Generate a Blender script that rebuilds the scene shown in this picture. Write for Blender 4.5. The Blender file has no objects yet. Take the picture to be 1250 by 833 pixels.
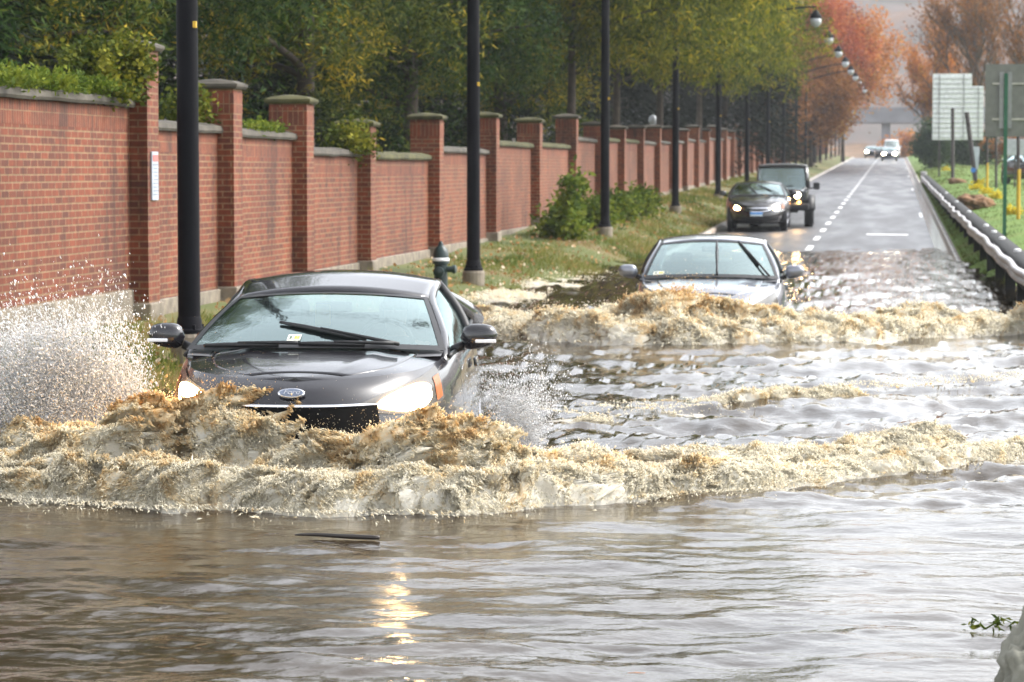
import bpy, math, random
import numpy as np
from math import radians as R, sin, cos, pi
from mathutils import Vector, Matrix
random.seed(7); RNG = np.random.default_rng(7)
S = bpy.context.scene; COL = S.collection

# ------------------------------------------------------------------ camera
F = 3300.0; CZ = 1.85
TH = math.atan(209.5 / F); PSI = math.atan(468.0 / F * cos(TH))
cam_d = bpy.data.cameras.new('camera'); cam = bpy.data.objects.new('camera', cam_d); COL.objects.link(cam)
cam.location = (0, 0, CZ); cam.rotation_euler = (pi / 2 - TH, 0, PSI)
cam_d.sensor_width = 36; cam_d.lens = F / 1250 * 36; cam_d.clip_start = .5; cam_d.clip_end = 5000
cam_d.dof.use_dof = True; cam_d.dof.focus_distance = 13.8; cam_d.dof.aperture_fstop = 6.3
S.camera = cam
_fw = np.array([-sin(PSI) * cos(TH), cos(PSI) * cos(TH), -sin(TH)])
_rt = np.array([cos(PSI), sin(PSI), 0]); _up = np.cross(_rt, _fw)
def P(px, py, X=None, Y=None, Z=None):          # surveying: the world point seen at a photo pixel, on a plane
    d = _fw * F + _rt * (px - 625) + _up * (416.5 - py)
    t = X / d[0] if X is not None else (Y / d[1] if Y is not None else (Z - CZ) / d[2])
    return np.array([0, 0, CZ]) + d * t

# ------------------------------------------------------------------ numpy noise
_T = RNG.random(65536) * 2 - 1
def vnoise(p):
    i = np.floor(p).astype(np.int64); f = p - i; u = f * f * f * (f * (f * 6 - 15) + 10)
    def h(a, b, c): return _T[(a * 73856093 ^ b * 19349663 ^ c * 83492791) & 65535]
    x, y, z = i[..., 0], i[..., 1], i[..., 2]; ux, uy, uz = u[..., 0], u[..., 1], u[..., 2]
    def lx(b, c):
        q = h(x, b, c); return q + (h(x + 1, b, c) - q) * ux
    a0 = lx(y, z); a0 = a0 + (lx(y + 1, z) - a0) * uy
    a1 = lx(y, z + 1); a1 = a1 + (lx(y + 1, z + 1) - a1) * uy
    return a0 + (a1 - a0) * uz
def fbm(p, o=4, g=.5, mode=0):
    t = 0; a = 1; q = p.astype(float)
    for k in range(o):
        n = vnoise(q + k * 17.3)
        t = t + a * (n if mode == 0 else (np.abs(n) * 2 - .7 if mode == 1 else .7 - np.abs(n) * 2)); a *= g; q = q * 2.03
    return t
def sstep(x, a, b):
    t = np.clip((np.asarray(x, float) - a) / (b - a), 0, 1); return t * t * (3 - 2 * t)

# ------------------------------------------------------------------ materials
def newmat(name):
    m = bpy.data.materials.new(name); m.use_nodes = True
    nt = m.node_tree; return m, nt, nt.nodes['Principled BSDF']
def lk(nt, a, b): nt.links.new(a, b)
def nd(nt, t, **kw):
    n = nt.nodes.new(t)
    for k, v in kw.items():
        if k in n.inputs: n.inputs[k].default_value = v
        else: setattr(n, k, v)
    return n
def ramp(nt, fac, stops):
    r = nt.nodes.new('ShaderNodeValToRGB'); e = r.color_ramp.elements
    while len(e) > 1: e.remove(e[-1])
    for i, (p, c) in enumerate(stops):
        q = e[0] if i == 0 else e.new(p)
        q.position = p; q.color = (*c, 1) if len(c) == 3 else c
    lk(nt, fac, r.inputs[0]); return r
def plain(name, col, rough=.5, metal=0, var=.15, scale=6, coat=0, bump=0, bscale=40, spec=.5):
    m, nt, b = newmat(name)
    tc = nd(nt, 'ShaderNodeTexCoord'); n = nd(nt, 'ShaderNodeTexNoise', Scale=scale, Detail=5.0)
    lk(nt, tc.outputs['Object'], n.inputs['Vector'])
    lo = tuple(c * (1 - var) for c in col); hi = tuple(min(1, c * (1 + var)) for c in col)
    r = ramp(nt, n.outputs['Fac'], [(.3, lo), (.7, hi)]); lk(nt, r.outputs[0], b.inputs['Base Color'])
    b.inputs['Roughness'].default_value = rough; b.inputs['Metallic'].default_value = metal
    b.inputs['Coat Weight'].default_value = coat; b.inputs['Coat Roughness'].default_value = .04
    b.inputs['Specular IOR Level'].default_value = spec
    if bump:
        n2 = nd(nt, 'ShaderNodeTexNoise', Scale=bscale, Detail=4.0); lk(nt, tc.outputs['Object'], n2.inputs['Vector'])
        bp = nd(nt, 'ShaderNodeBump', Strength=bump, Distance=.02); lk(nt, n2.outputs['Fac'], bp.inputs['Height']); lk(nt, bp.outputs[0], b.inputs['Normal'])
    return m
def emit(name, col, st):
    m, nt, b = newmat(name); b.inputs['Base Color'].default_value = (.8, .8, .8, 1)
    b.inputs['Emission Color'].default_value = (*col, 1); b.inputs['Emission Strength'].default_value = st; return m
def leafmat(name, cols, trans=.35, scale=.6):
    m, nt, b = newmat(name)
    g = nd(nt, 'ShaderNodeNewGeometry'); tc = nd(nt, 'ShaderNodeTexCoord')
    n = nd(nt, 'ShaderNodeTexNoise', Scale=scale, Detail=2.0); lk(nt, tc.outputs['Object'], n.inputs['Vector'])
    mx = nd(nt, 'ShaderNodeMath', operation='MULTIPLY_ADD'); lk(nt, g.outputs['Random Per Island'], mx.inputs[0]); mx.inputs[1].default_value = .55
    m2 = nd(nt, 'ShaderNodeMath', operation='MULTIPLY_ADD'); lk(nt, n.outputs['Fac'], m2.inputs[0]); m2.inputs[1].default_value = 2.0; m2.inputs[2].default_value = -.78
    lk(nt, m2.outputs[0], mx.inputs[2])
    k = len(cols); r = ramp(nt, mx.outputs[0], [(i / max(1, k - 1) * .9 + .05, c) for i, c in enumerate(cols)])
    lk(nt, r.outputs[0], b.inputs['Base Color']); b.inputs['Roughness'].default_value = .75; b.inputs['Specular IOR Level'].default_value = .12
    t = nd(nt, 'ShaderNodeBsdfTranslucent'); lk(nt, r.outputs[0], t.inputs['Color'])
    ms = nd(nt, 'ShaderNodeMixShader'); ms.inputs[0].default_value = trans
    lk(nt, b.outputs[0], ms.inputs[1]); lk(nt, t.outputs[0], ms.inputs[2])
    lk(nt, ms.outputs[0], nt.nodes['Material Output'].inputs['Surface']); return m

def brickmat(name, soldier=False):
    m, nt, b = newmat(name)
    tc = nd(nt, 'ShaderNodeTexCoord'); sx = nd(nt, 'ShaderNodeSeparateXYZ'); lk(nt, tc.outputs['Object'], sx.inputs[0])
    ad = nd(nt, 'ShaderNodeMath', operation='ADD'); lk(nt, sx.outputs['X'], ad.inputs[0]); lk(nt, sx.outputs['Y'], ad.inputs[1])
    cb = nd(nt, 'ShaderNodeCombineXYZ')
    if soldier: lk(nt, ad.outputs[0], cb.inputs['Y']); lk(nt, sx.outputs['Z'], cb.inputs['X'])
    else: lk(nt, ad.outputs[0], cb.inputs['X']); lk(nt, sx.outputs['Z'], cb.inputs['Y'])
    br = nd(nt, 'ShaderNodeTexBrick', Scale=1.0)
    br.inputs['Brick Width'].default_value = .215 if not soldier else .24; br.inputs['Row Height'].default_value = .072
    br.inputs['Mortar Size'].default_value = .0095 if not soldier else .006; br.inputs['Mortar Smooth'].default_value = .15; br.inputs['Bias'].default_value = -.25
    br.offset = .5 if not soldier else 0
    br.inputs['Color1'].default_value = (.185, .039, .012, 1); br.inputs['Color2'].default_value = (.08, .020, .010, 1); br.inputs['Mortar'].default_value = (.22, .125, .062, 1)
    lk(nt, cb.outputs[0], br.inputs['Vector'])
    n = nd(nt, 'ShaderNodeTexNoise', Scale=.9, Detail=6.0); lk(nt, tc.outputs['Object'], n.inputs['Vector'])
    r = ramp(nt, n.outputs['Fac'], [(.3, (.68, .66, .66)), (.5, (1, 1, 1)), (.7, (1.12, 1.16, 1.2))])
    mx = nd(nt, 'ShaderNodeMix', data_type='RGBA', blend_type='MULTIPLY'); mx.inputs[0].default_value = 1
    lk(nt, br.outputs['Color'], mx.inputs[6]); lk(nt, r.outputs[0], mx.inputs[7])
    n2 = nd(nt, 'ShaderNodeTexNoise', Scale=14, Detail=4.0); lk(nt, tc.outputs['Object'], n2.inputs['Vector'])
    r2 = ramp(nt, n2.outputs['Fac'], [(.35, (.8, .78, .76)), (.65, (1.12, 1.1, 1.1))])
    mx2 = nd(nt, 'ShaderNodeMix', data_type='RGBA', blend_type='MULTIPLY'); mx2.inputs[0].default_value = 1
    lk(nt, mx.outputs[2], mx2.inputs[6]); lk(nt, r2.outputs[0], mx2.inputs[7])
    mp = nd(nt, 'ShaderNodeMapping'); mp.inputs['Scale'].default_value = (2.2, 2.2, .35); lk(nt, tc.outputs['Object'], mp.inputs[0])
    n4 = nd(nt, 'ShaderNodeTexNoise', Scale=1.0, Detail=7.0, Roughness=.65); lk(nt, mp.outputs[0], n4.inputs['Vector'])
    r4 = ramp(nt, n4.outputs['Fac'], [(.36, (.50, .47, .46)), (.47, (.92, .92, .92)), (.60, (1, 1, 1)), (.70, (1.12, 1.22, 1.3))])
    mx4 = nd(nt, 'ShaderNodeMix', data_type='RGBA', blend_type='MULTIPLY'); mx4.inputs[0].default_value = 1; lk(nt, mx2.outputs[2], mx4.inputs[6]); lk(nt, r4.outputs[0], mx4.inputs[7]); mx2 = mx4
    lk(nt, mx2.outputs[2], b.inputs['Base Color']); b.inputs['Roughness'].default_value = .75
    bp = nd(nt, 'ShaderNodeBump', Strength=.5, Distance=.012); bp.invert = True
    lk(nt, br.outputs['Fac'], bp.inputs['Height']); lk(nt, bp.outputs[0], b.inputs['Normal']); return m

M = {}
M['brick'] = brickmat('brick'); M['soldier'] = brickmat('brick_soldier', True)
M['stone'] = plain('coping_stone', (.062, .053, .040), .8, var=.5, scale=3, bump=.4)
M['moss'] = plain('mossy_stone', (.058, .054, .018), .9, var=.6, scale=4, bump=.4)
M['concrete'] = plain('concrete', (.19, .16, .12), .8, var=.4, scale=5, bump=.3)
M['black'] = plain('black_metal', (.003, .003, .005), .6, spec=.10)
M['yellow'] = plain('yellow', (.60, .37, .03), .5)
M['white'] = plain('white', (.75, .75, .75), .5)
M['lampglass'] = plain('lamp_glass', (.45, .46, .5), .2)
M['paint_black'] = plain('car_paint_black', (.011, .010, .013), .22, var=.1, coat=.75, spec=.4)
M['paint_dark'] = plain('car_paint_dark', (.016, .014, .015), .25, var=.1, coat=.7)
M['paint_silver'] = plain('car_paint_silver', (.19, .20, .23), .3, metal=.6, var=.05, coat=1)
M['trim'] = plain('black_trim', (.012, .012, .013), .5)
M['grille'] = plain('grille_black', (.003, .003, .003), .7, spec=.08)
M['chrome'] = plain('chrome', (.75, .75, .77), .12, metal=1)
M['seat'] = plain('seat_cloth', (.10, .10, .105), .9)
M['dash'] = plain('dashboard', (.10, .10, .105), .6)
M['tyre'] = plain('tyre', (.015, .015, .015), .7)
M['rim'] = plain('rim', (.35, .35, .37), .3, metal=1)
M['amber'] = plain('amber_lens', (.42, .11, .025), .2)
M['lens'] = plain('headlamp_lens', (.085, .08, .072), .12)
M['red'] = plain('red_lens', (.5, .02, .015), .2)
M['skin'] = plain('skin', (.42, .26, .18), .5)
M['cloth'] = plain('dark_shirt', (.04, .045, .06), .9)
M['hair'] = plain('hair', (.02, .015, .012), .6)
M['hydrant'] = plain('hydrant_green', (.006, .022, .020), .4)
M['green_post'] = plain('green_post', (.012, .10, .05), .5)
M['signback'] = plain('sign_back', (.16, .16, .145), .5, metal=.2)
M['alu'] = plain('sign_aluminium', (.84, .84, .86), .4)
M['grey'] = plain('grey_metal', (.30, .30, .31), .5)
M['rust'] = plain('dark_post', (.06, .05, .05), .7)
M['rock'] = plain('rock', (.20, .11, .055), .9, var=.5, scale=3, bump=.8, bscale=8)
M['galv'] = plain('galvanised', (.42, .40, .40), .4, metal=.3, var=.35, scale=2)
M['timber'] = plain('dark_timber', (.011, .011, .011), .75, var=.4)
M['bark'] = plain('bark', (.055, .04, .03), .9, var=.4, bump=.6)
M['stick'] = plain('wet_wood', (.02, .014, .01), .4)
M['blue'] = plain('blue', (.04, .20, .62), .4)
M['lampwarm'] = emit('headlamp_lit', (1, .62, .27), 30)
M['lampfar'] = emit('far_headlamp_lit', (1, .86, .62), 16)
M['lampamber'] = emit('amber_lit', (1, .36, .04), 3)

def glassmat(name, tint, base=.1, ior=1.6):
    m, nt, b = newmat(name)
    fr = nd(nt, 'ShaderNodeFresnel', IOR=ior); ad = nd(nt, 'ShaderNodeMath', operation='ADD'); ad.inputs[1].default_value = base; ad.use_clamp = True
    lk(nt, fr.outputs[0], ad.inputs[0])
    t = nd(nt, 'ShaderNodeBsdfTransparent'); t.inputs[0].default_value = (*tint, 1)
    g = nd(nt, 'ShaderNodeBsdfGlossy'); g.inputs['Roughness'].default_value = .03; g.inputs['Color'].default_value = (.78, .95, .93, 1)
    tc = nd(nt, 'ShaderNodeTexCoord'); nz = nd(nt, 'ShaderNodeTexNoise', Scale=22, Detail=4.0); lk(nt, tc.outputs['Object'], nz.inputs['Vector'])
    bp = nd(nt, 'ShaderNodeBump', Strength=.12, Distance=.01); lk(nt, nz.outputs['Fac'], bp.inputs['Height']); lk(nt, bp.outputs[0], g.inputs['Normal'])
    ms = nd(nt, 'ShaderNodeMixShader'); lk(nt, ad.outputs[0], ms.inputs[0]); lk(nt, t.outputs[0], ms.inputs[1]); lk(nt, g.outputs[0], ms.inputs[2])
    lk(nt, ms.outputs[0], nt.nodes['Material Output'].inputs['Surface']); return m
M['glass'] = glassmat('window_glass', (.64, .76, .74), .23)
M['darkglass'] = glassmat('tinted_glass', (.16, .18, .18), .08)

# ------------------------------------------------------------------ mesh tools
def mk(name, V, Fc, mats, parent=None, smooth=True, mi=None, loc=None):
    me = bpy.data.meshes.new(name); V = np.asarray(V, np.float32)
    if isinstance(Fc, np.ndarray):
        n, k = Fc.shape
        me.vertices.add(len(V)); me.vertices.foreach_set('co', V.ravel())
        me.loops.add(n * k); me.loops.foreach_set('vertex_index', Fc.astype(np.int32).ravel())
        me.polygons.add(n); me.polygons.foreach_set('loop_start', np.arange(0, n * k, k, dtype=np.int32))
        me.polygons.foreach_set('loop_total', np.full(n, k, np.int32))
        me.update(calc_edges=True)
    else:
        me.from_pydata(V.tolist(), [], [tuple(int(i) for i in f) for f in Fc])
    for m in (mats if isinstance(mats, (list, tuple)) else [mats]): me.materials.append(M[m] if isinstance(m, str) else m)
    if mi is not None: me.polygons.foreach_set('material_index', np.asarray(mi, np.int32))
    if smooth: me.polygons.foreach_set('use_smooth', np.ones(len(me.polygons), bool))
    me.validate(); me.update()
    o = bpy.data.objects.new(name, me); COL.objects.link(o)
    if parent: o.parent = parent
    if loc is not None: o.location = loc
    return o
def tag(o, label, cat, group=None, kind=None):
    if label: o['label'] = label
    if cat: o['category'] = cat
    if group: o['group'] = group
    if kind: o['kind'] = kind
    return o
def thing(name, label, cat, loc=(0, 0, 0), rz=0, group=None):
    o = bpy.data.objects.new(name, None); COL.objects.link(o); o.empty_display_size = .2
    o.location = loc; o.rotation_euler = (0, 0, rz); return tag(o, label, cat, group)
def dup(o, parent=None, loc=None, rz=None, label=None):
    c = o.copy(); COL.objects.link(c)
    if parent: c.parent = parent
    if loc is not None: c.location = loc
    if rz is not None: c.rotation_euler = (0, 0, rz)
    if label: c['label'] = label
    for ch in o.children: dup(ch, c)
    return c
def gridf(nu, nv, off=0, wrap=False):
    i = np.arange(nu - (0 if wrap else 1))[:, None]; j = np.arange(nv - 1)[None]
    i2 = (i + 1) % nu
    return np.stack([i * nv + j, i2 * nv + j, i2 * nv + j + 1, i * nv + j + 1], -1).reshape(-1, 4) + off
def mgrid(name, G, mats, parent=None, smooth=True, wrap=False, thick=0):
    o = mk(name, G.reshape(-1, 3), gridf(G.shape[0], G.shape[1], 0, wrap), mats, parent, smooth)
    if thick:
        s = o.modifiers.new('thickness', 'SOLIDIFY'); s.thickness = thick; s.offset = 0
    return o
class MB:
    def __init__(s): s.V = []; s.F = []; s.n = 0
    def add(s, V, Fc):
        s.V.append(np.asarray(V, float).reshape(-1, 3)); s.F += [tuple(int(i) + s.n for i in f) for f in Fc]; s.n += len(s.V[-1]); return s
    def box(s, c, d, rot=None):
        c = np.array(c, float); h = np.array(d, float) / 2
        v = np.array([(x, y, z) for x in (-1, 1) for y in (-1, 1) for z in (-1, 1)], float) * h
        if rot is not None: v = v @ np.array(rot).T
        return s.add(v + c, [(0, 1, 3, 2), (4, 6, 7, 5), (0, 4, 5, 1), (2, 3, 7, 6), (0, 2, 6, 4), (1, 5, 7, 3)])
    def tube(s, path, rad, n=10, cap=True, flat=1):
        path = np.array(path, float); m = len(path); rad = np.broadcast_to(rad, m)
        t = np.gradient(path, axis=0); t /= np.linalg.norm(t, axis=1, keepdims=True) + 1e-9
        up = np.array([0, 0, 1.]) if abs(t[0][2]) < .9 else np.array([1., 0, 0])
        V = []
        for k in range(m):
            a = np.cross(t[k], up); a /= np.linalg.norm(a) + 1e-9; b = np.cross(a, t[k])
            up = b
            for q in range(n):
                an = 2 * pi * q / n; V.append(path[k] + rad[k] * (cos(an) * a + flat * sin(an) * b))
        Fc = [(k * n + q, k * n + (q + 1) % n, (k + 1) * n + (q + 1) % n, (k + 1) * n + q) for k in range(m - 1) for q in range(n)]
        if cap: Fc += [tuple(range(n - 1, -1, -1)), tuple((m - 1) * n + q for q in range(n))]
        return s.add(V, Fc)
    def lathe(s, prof, n=20, c=(0, 0, 0), axis='z'):
        V = []
        for r, z in prof:
            for q in range(n):
                an = 2 * pi * q / n
                p = (r * cos(an), r * sin(an), z)
                if axis == 'x': p = (z, r * cos(an), r * sin(an))
                if axis == 'y': p = (r * cos(an), z, r * sin(an))
                V.append(np.array(p) + np.array(c))
        m = len(prof)
        Fc = [(k * n + q, k * n + (q + 1) % n, (k + 1) * n + (q + 1) % n, (k + 1) * n + q) for k in range(m - 1) for q in range(n)]
        Fc += [tuple(range(n - 1, -1, -1)), tuple((m - 1) * n + q for q in range(n))]
        return s.add(V, Fc)
    def grid(s, G, wrap=False):
        return s.add(G.reshape(-1, 3), gridf(G.shape[0], G.shape[1], 0, wrap))
    def prism(s, poly, z0, z1):
        n = len(poly); V = [(x, y, z0) for x, y in poly] + [(x, y, z1) for x, y in poly]
        return s.add(V, [tuple(range(n - 1, -1, -1)), tuple(range(n, 2 * n))] + [(i, (i + 1) % n, (i + 1) % n + n, i + n) for i in range(n)])
    def build(s, name, mats, parent=None, smooth=False, bevel=0, sub=0, loc=None):
        o = mk(name, np.concatenate(s.V), s.F, mats, parent, smooth, loc=loc)
        if bevel:
            b = o.modifiers.new('bevel', 'BEVEL'); b.width = bevel; b.segments = 2; b.limit_method = 'ANGLE'
        if sub:
            b = o.modifiers.new('sub', 'SUBSURF'); b.levels = b.render_levels = sub
        return o
def autosmooth(o, ang=35):
    me = o.data; me.polygons.foreach_set('use_smooth', np.ones(len(me.polygons), bool))
    try: me.set_sharp_from_angle(angle=R(ang))
    except Exception: pass
    return o

# ------------------------------------------------------------------ terrain
GR = 41.0 / F                                                      # the road climbs about 1.2 per cent
def zr(Y):
    Y = np.asarray(Y, float)
    low = np.interp(Y, [-40, 8, 14, 20, 31, 45, 65.6], [-.30, -.30, -.26, -.26, -.42, -.30, 0])
    return np.where(Y < 65.6, low, GR * (np.minimum(Y, 322) - 65.6) - .016 * np.maximum(Y - 322, 0) * sstep(Y, 318, 345))
def zp(Y):
    return np.where(Y < 118, np.interp(Y, [0, 18, 24.4, 34, 41, 60, 80, 99, 118], [-.1, -.06, 0, .03, .10, .37, .58, .75, .97]), zr(Y) + .32)
def zw(Y):
    return np.where(Y < 75, np.interp(Y, [0, 20, 28, 40, 47, 54, 60, 75], [.16, .18, .24, .28, .31, .42, .58, .76]), np.maximum(zr(Y) + .55, .76))
XC = np.array([-300, -60, -20, -7.9, -6.4, -5.45, -4.98, -4.90, -1.97, 1.23, 1.31, 1.75, 3.0, 8, 30, 300])
def zc_cols(Y):
    z = zr(Y)
    return np.stack([zw(Y) + 1, zw(Y) + .6, zw(Y) + .1, zw(Y), zp(Y), np.maximum(zp(Y) * .35 - .11, z + .13), z + .10, z, z + .03, z, z + .08, z + .27, z + .52, z + .62, z + .9, z + 3], -1)
def ground_z(X, Y):
    X = np.atleast_1d(np.asarray(X, float)); Y = np.atleast_1d(np.asarray(Y, float)); C = zc_cols(Y)
    k = np.clip(np.searchsorted(XC, X) - 1, 0, len(XC) - 2)
    t = (X - XC[k]) / (XC[k + 1] - XC[k]); r = np.arange(len(X))
    return C[r, k] * (1 - t) + C[r, k + 1] * t
ys = np.concatenate([np.arange(-40, 0, 8), np.arange(0, 130, 1.0), np.arange(130, 360, 3), np.arange(360, 700, 12), [700, 900, 1300]])
xs = np.concatenate([[-300, -150, -60, -35, -20, -14, -11, -9.4], np.arange(-7.9, -5.4, .25), [-5.45, -4.98, -4.94], np.linspace(-4.9, 1.23, 14), [1.27, 1.31, 1.45, 1.6, 1.75, 1.95, 2.2, 2.5, 3.0, 3.6, 4.5, 6, 8, 12, 20, 30, 60, 150, 300]])
GX, GY = np.meshgrid(xs, ys, indexing='ij')
GZ = ground_z(GX.ravel(), GY.ravel()).reshape(GX.shape)
offroad = ((GX < -5.0) | (GX > 1.35)).astype(float)
GZ = GZ + offroad * .03 * fbm(np.stack([GX * 1.3, GY * .7, GX * 0], -1), 3) - (1 - offroad) * .012
def groundmat():
    m, nt, b = newmat('verge_soil'); tc = nd(nt, 'ShaderNodeTexCoord')
    n = nd(nt, 'ShaderNodeTexNoise', Scale=.8, Detail=7.0); lk(nt, tc.outputs['Object'], n.inputs['Vector'])
    r = ramp(nt, n.outputs['Fac'], [(.3, (.05, .065, .012)), (.5, (.085, .10, .02)), (.62, (.14, .11, .04)), (.75, (.10, .06, .03))])
    lk(nt, r.outputs[0], b.inputs['Base Color']); b.inputs['Roughness'].default_value = .95; return m
def lawnmat():
    m, nt, b = newmat('lawn'); tc = nd(nt, 'ShaderNodeTexCoord'); sx = nd(nt, 'ShaderNodeSeparateXYZ'); lk(nt, tc.outputs['Object'], sx.inputs[0])
    n = nd(nt, 'ShaderNodeTexNoise', Scale=.35, Detail=7.0); lk(nt, tc.outputs['Object'], n.inputs['Vector'])
    r = ramp(nt, n.outputs['Fac'], [(.3, (.075, .15, .012)), (.55, (.11, .19, .02)), (.7, (.15, .15, .03)), (.8, (.16, .12, .04))])
    r0 = ramp(nt, n.outputs['Fac'], [(.3, (.05, .065, .012)), (.5, (.085, .10, .02)), (.62, (.14, .11, .04)), (.75, (.10, .06, .03))])
    st = nd(nt, 'ShaderNodeMath', operation='GREATER_THAN'); st.inputs[1].default_value = 0; lk(nt, sx.outputs['X'], st.inputs[0])
    mx = nd(nt, 'ShaderNodeMix', data_type='RGBA'); lk(nt, st.outputs[0], mx.inputs[0]); lk(nt, r0.outputs[0], mx.inputs[6]); lk(nt, r.outputs[0], mx.inputs[7])
    lk(nt, mx.outputs[2], b.inputs['Base Color']); b.inputs['Roughness'].default_value = .95; return m
tag(mgrid('ground', np.stack([GX, GY, GZ], -1), lawnmat()), None, None, kind='structure')

def roadmat():
    m, nt, b = newmat('wet_asphalt'); tc = nd(nt, 'ShaderNodeTexCoord')
    mp = nd(nt, 'ShaderNodeMapping'); mp.inputs['Scale'].default_value = (1, .12, 1); lk(nt, tc.outputs['Object'], mp.inputs[0])
    n = nd(nt, 'ShaderNodeTexNoise', Scale=1.2, Detail=6.0); lk(nt, mp.outputs[0], n.inputs['Vector'])
    r = ramp(nt, n.outputs['Fac'], [(.3, (.045, .045, .05)), (.7, (.08, .079, .084))]); lk(nt, r.outputs[0], b.inputs['Base Color'])
    r2 = ramp(nt, n.outputs['Fac'], [(.35, (.34,) * 3), (.65, (.55,) * 3)]); lk(nt, r2.outputs[0], b.inputs['Roughness'])
    n2 = nd(nt, 'ShaderNodeTexNoise', Scale=60, Detail=3.0); lk(nt, tc.outputs['Object'], n2.inputs['Vector'])
    bp = nd(nt, 'ShaderNodeBump', Strength=.25, Distance=.01); lk(nt, n2.outputs['Fac'], bp.inputs['Height']); lk(nt, bp.outputs[0], b.inputs['Normal']); return m
ry = np.concatenate([np.arange(-40, 340, 2.0), np.arange(340, 520, 10)]); rx = np.linspace(-4.9, 1.23, 13)
A, B = np.meshgrid(rx, ry, indexing='ij'); 
def roadz(X, Y): return zr(Y) + .03 * np.clip(1 - np.abs((X + 1.97) / 3.1), 0, 1)
tag(mgrid('road', np.stack([A, B, roadz(A, B) + .004], -1), roadmat()), None, None, kind='structure')
M['kerbm'] = plain('kerb_concrete', (.26, .23, .20), .5, var=.4, scale=2)
def strip(name, x0, x1, y0, y1, dz, mat, step=3, kind='structure', h=0):
    yy = np.arange(y0, y1, step, dtype=float)
    prof = [(x0, -.15), (x0, h), (x1, h), (x1, -.15)] if h else [(x0, 0), (x1, 0)]
    G = np.stack([np.stack([np.full_like(yy, px), yy, roadz(np.full_like(yy, px), yy) + dz + pz], -1) for px, pz in prof], 0)
    o = mgrid(name, G, mat, None, False); o['kind'] = kind; return o
strip('kerb', 1.232, 1.36, -5, 340, .004, 'kerbm', h=.12)
strip('kerb', -5.03, -4.902, -5, 340, .004, 'kerbm', h=.12)
M['gutter'] = plain('pale_wet_gutter', (.55, .55, .55), .12, var=.25, scale=2)
strip('gutter', .93, 1.23, 60, 330, .010, 'gutter')
mk_ = MB()
def markpatch(x0, x1, y0, y1):
    mk_.add([(x0, y0, float(roadz(x0, y0)) + .012), (x1, y0, float(roadz(x1, y0)) + .012), (x1, y1, float(roadz(x1, y1)) + .012), (x0, y1, float(roadz(x0, y1)) + .012)], [(0, 1, 2, 3)])
for k in range(44): markpatch(-2.05, -1.90, 62.5 + k * 5.95, 65.0 + k * 5.95)
for k in range(40): markpatch(.80, .90, 70 + k * 6.2, 70 + k * 6.2 + 5.2) if k % 7 == 3 else None
markpatch(-.75, .35, 72.5, 73.3)
mk_.build('road_marking', plain('road_paint', (.72, .72, .72), .35, var=.2))['kind'] = 'structure'

# far hills and the embankment below the bridge
def hillmat():
    m, nt, b = newmat('far_wooded_hill'); tc = nd(nt, 'ShaderNodeTexCoord')
    n = nd(nt, 'ShaderNodeTexNoise', Scale=.05, Detail=9.0); lk(nt, tc.outputs['Object'], n.inputs['Vector'])
    r = ramp(nt, n.outputs['Fac'], [(.3, (.05, .05, .04)), (.5, (.11, .085, .075)), (.62, (.15, .09, .06)), (.75, (.17, .15, .14))]); lk(nt, r.outputs[0], b.inputs['Base Color'])
    b.inputs['Roughness'].default_value = 1; return m
hx = np.linspace(-700, 700, 180); hy = np.linspace(560, 1250, 110)
A, B = np.meshgrid(hx, hy, indexing='ij')
Hh = 82 * sstep(B, 590, 900) * (1 + .12 * fbm(np.stack([A / 150, B / 150, A * 0], -1), 3)) + 3.2 * fbm(np.stack([A / 9, B / 9, A * 0], -1), 4) * sstep(B, 570, 640) - 3
tag(mgrid('hills', np.stack([A, B, Hh], -1), hillmat()), None, None, kind='structure')
ex = np.linspace(-120, 120, 80); ey = np.linspace(395, 470, 30); A, B = np.meshgrid(ex, ey, indexing='ij')
Eh = 2.0 + 3.6 * sstep(B, 400, 440) + .5 * fbm(np.stack([A / 6, B / 6, A * 0], -1), 3) - 1.5 * sstep(B, 390, 398) * 0
tag(mgrid('embankment', np.stack([A, B, Eh], -1), plain('brown_bank', (.16, .10, .06), .95, var=.5, scale=.3)), None, None, kind='structure')

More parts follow.
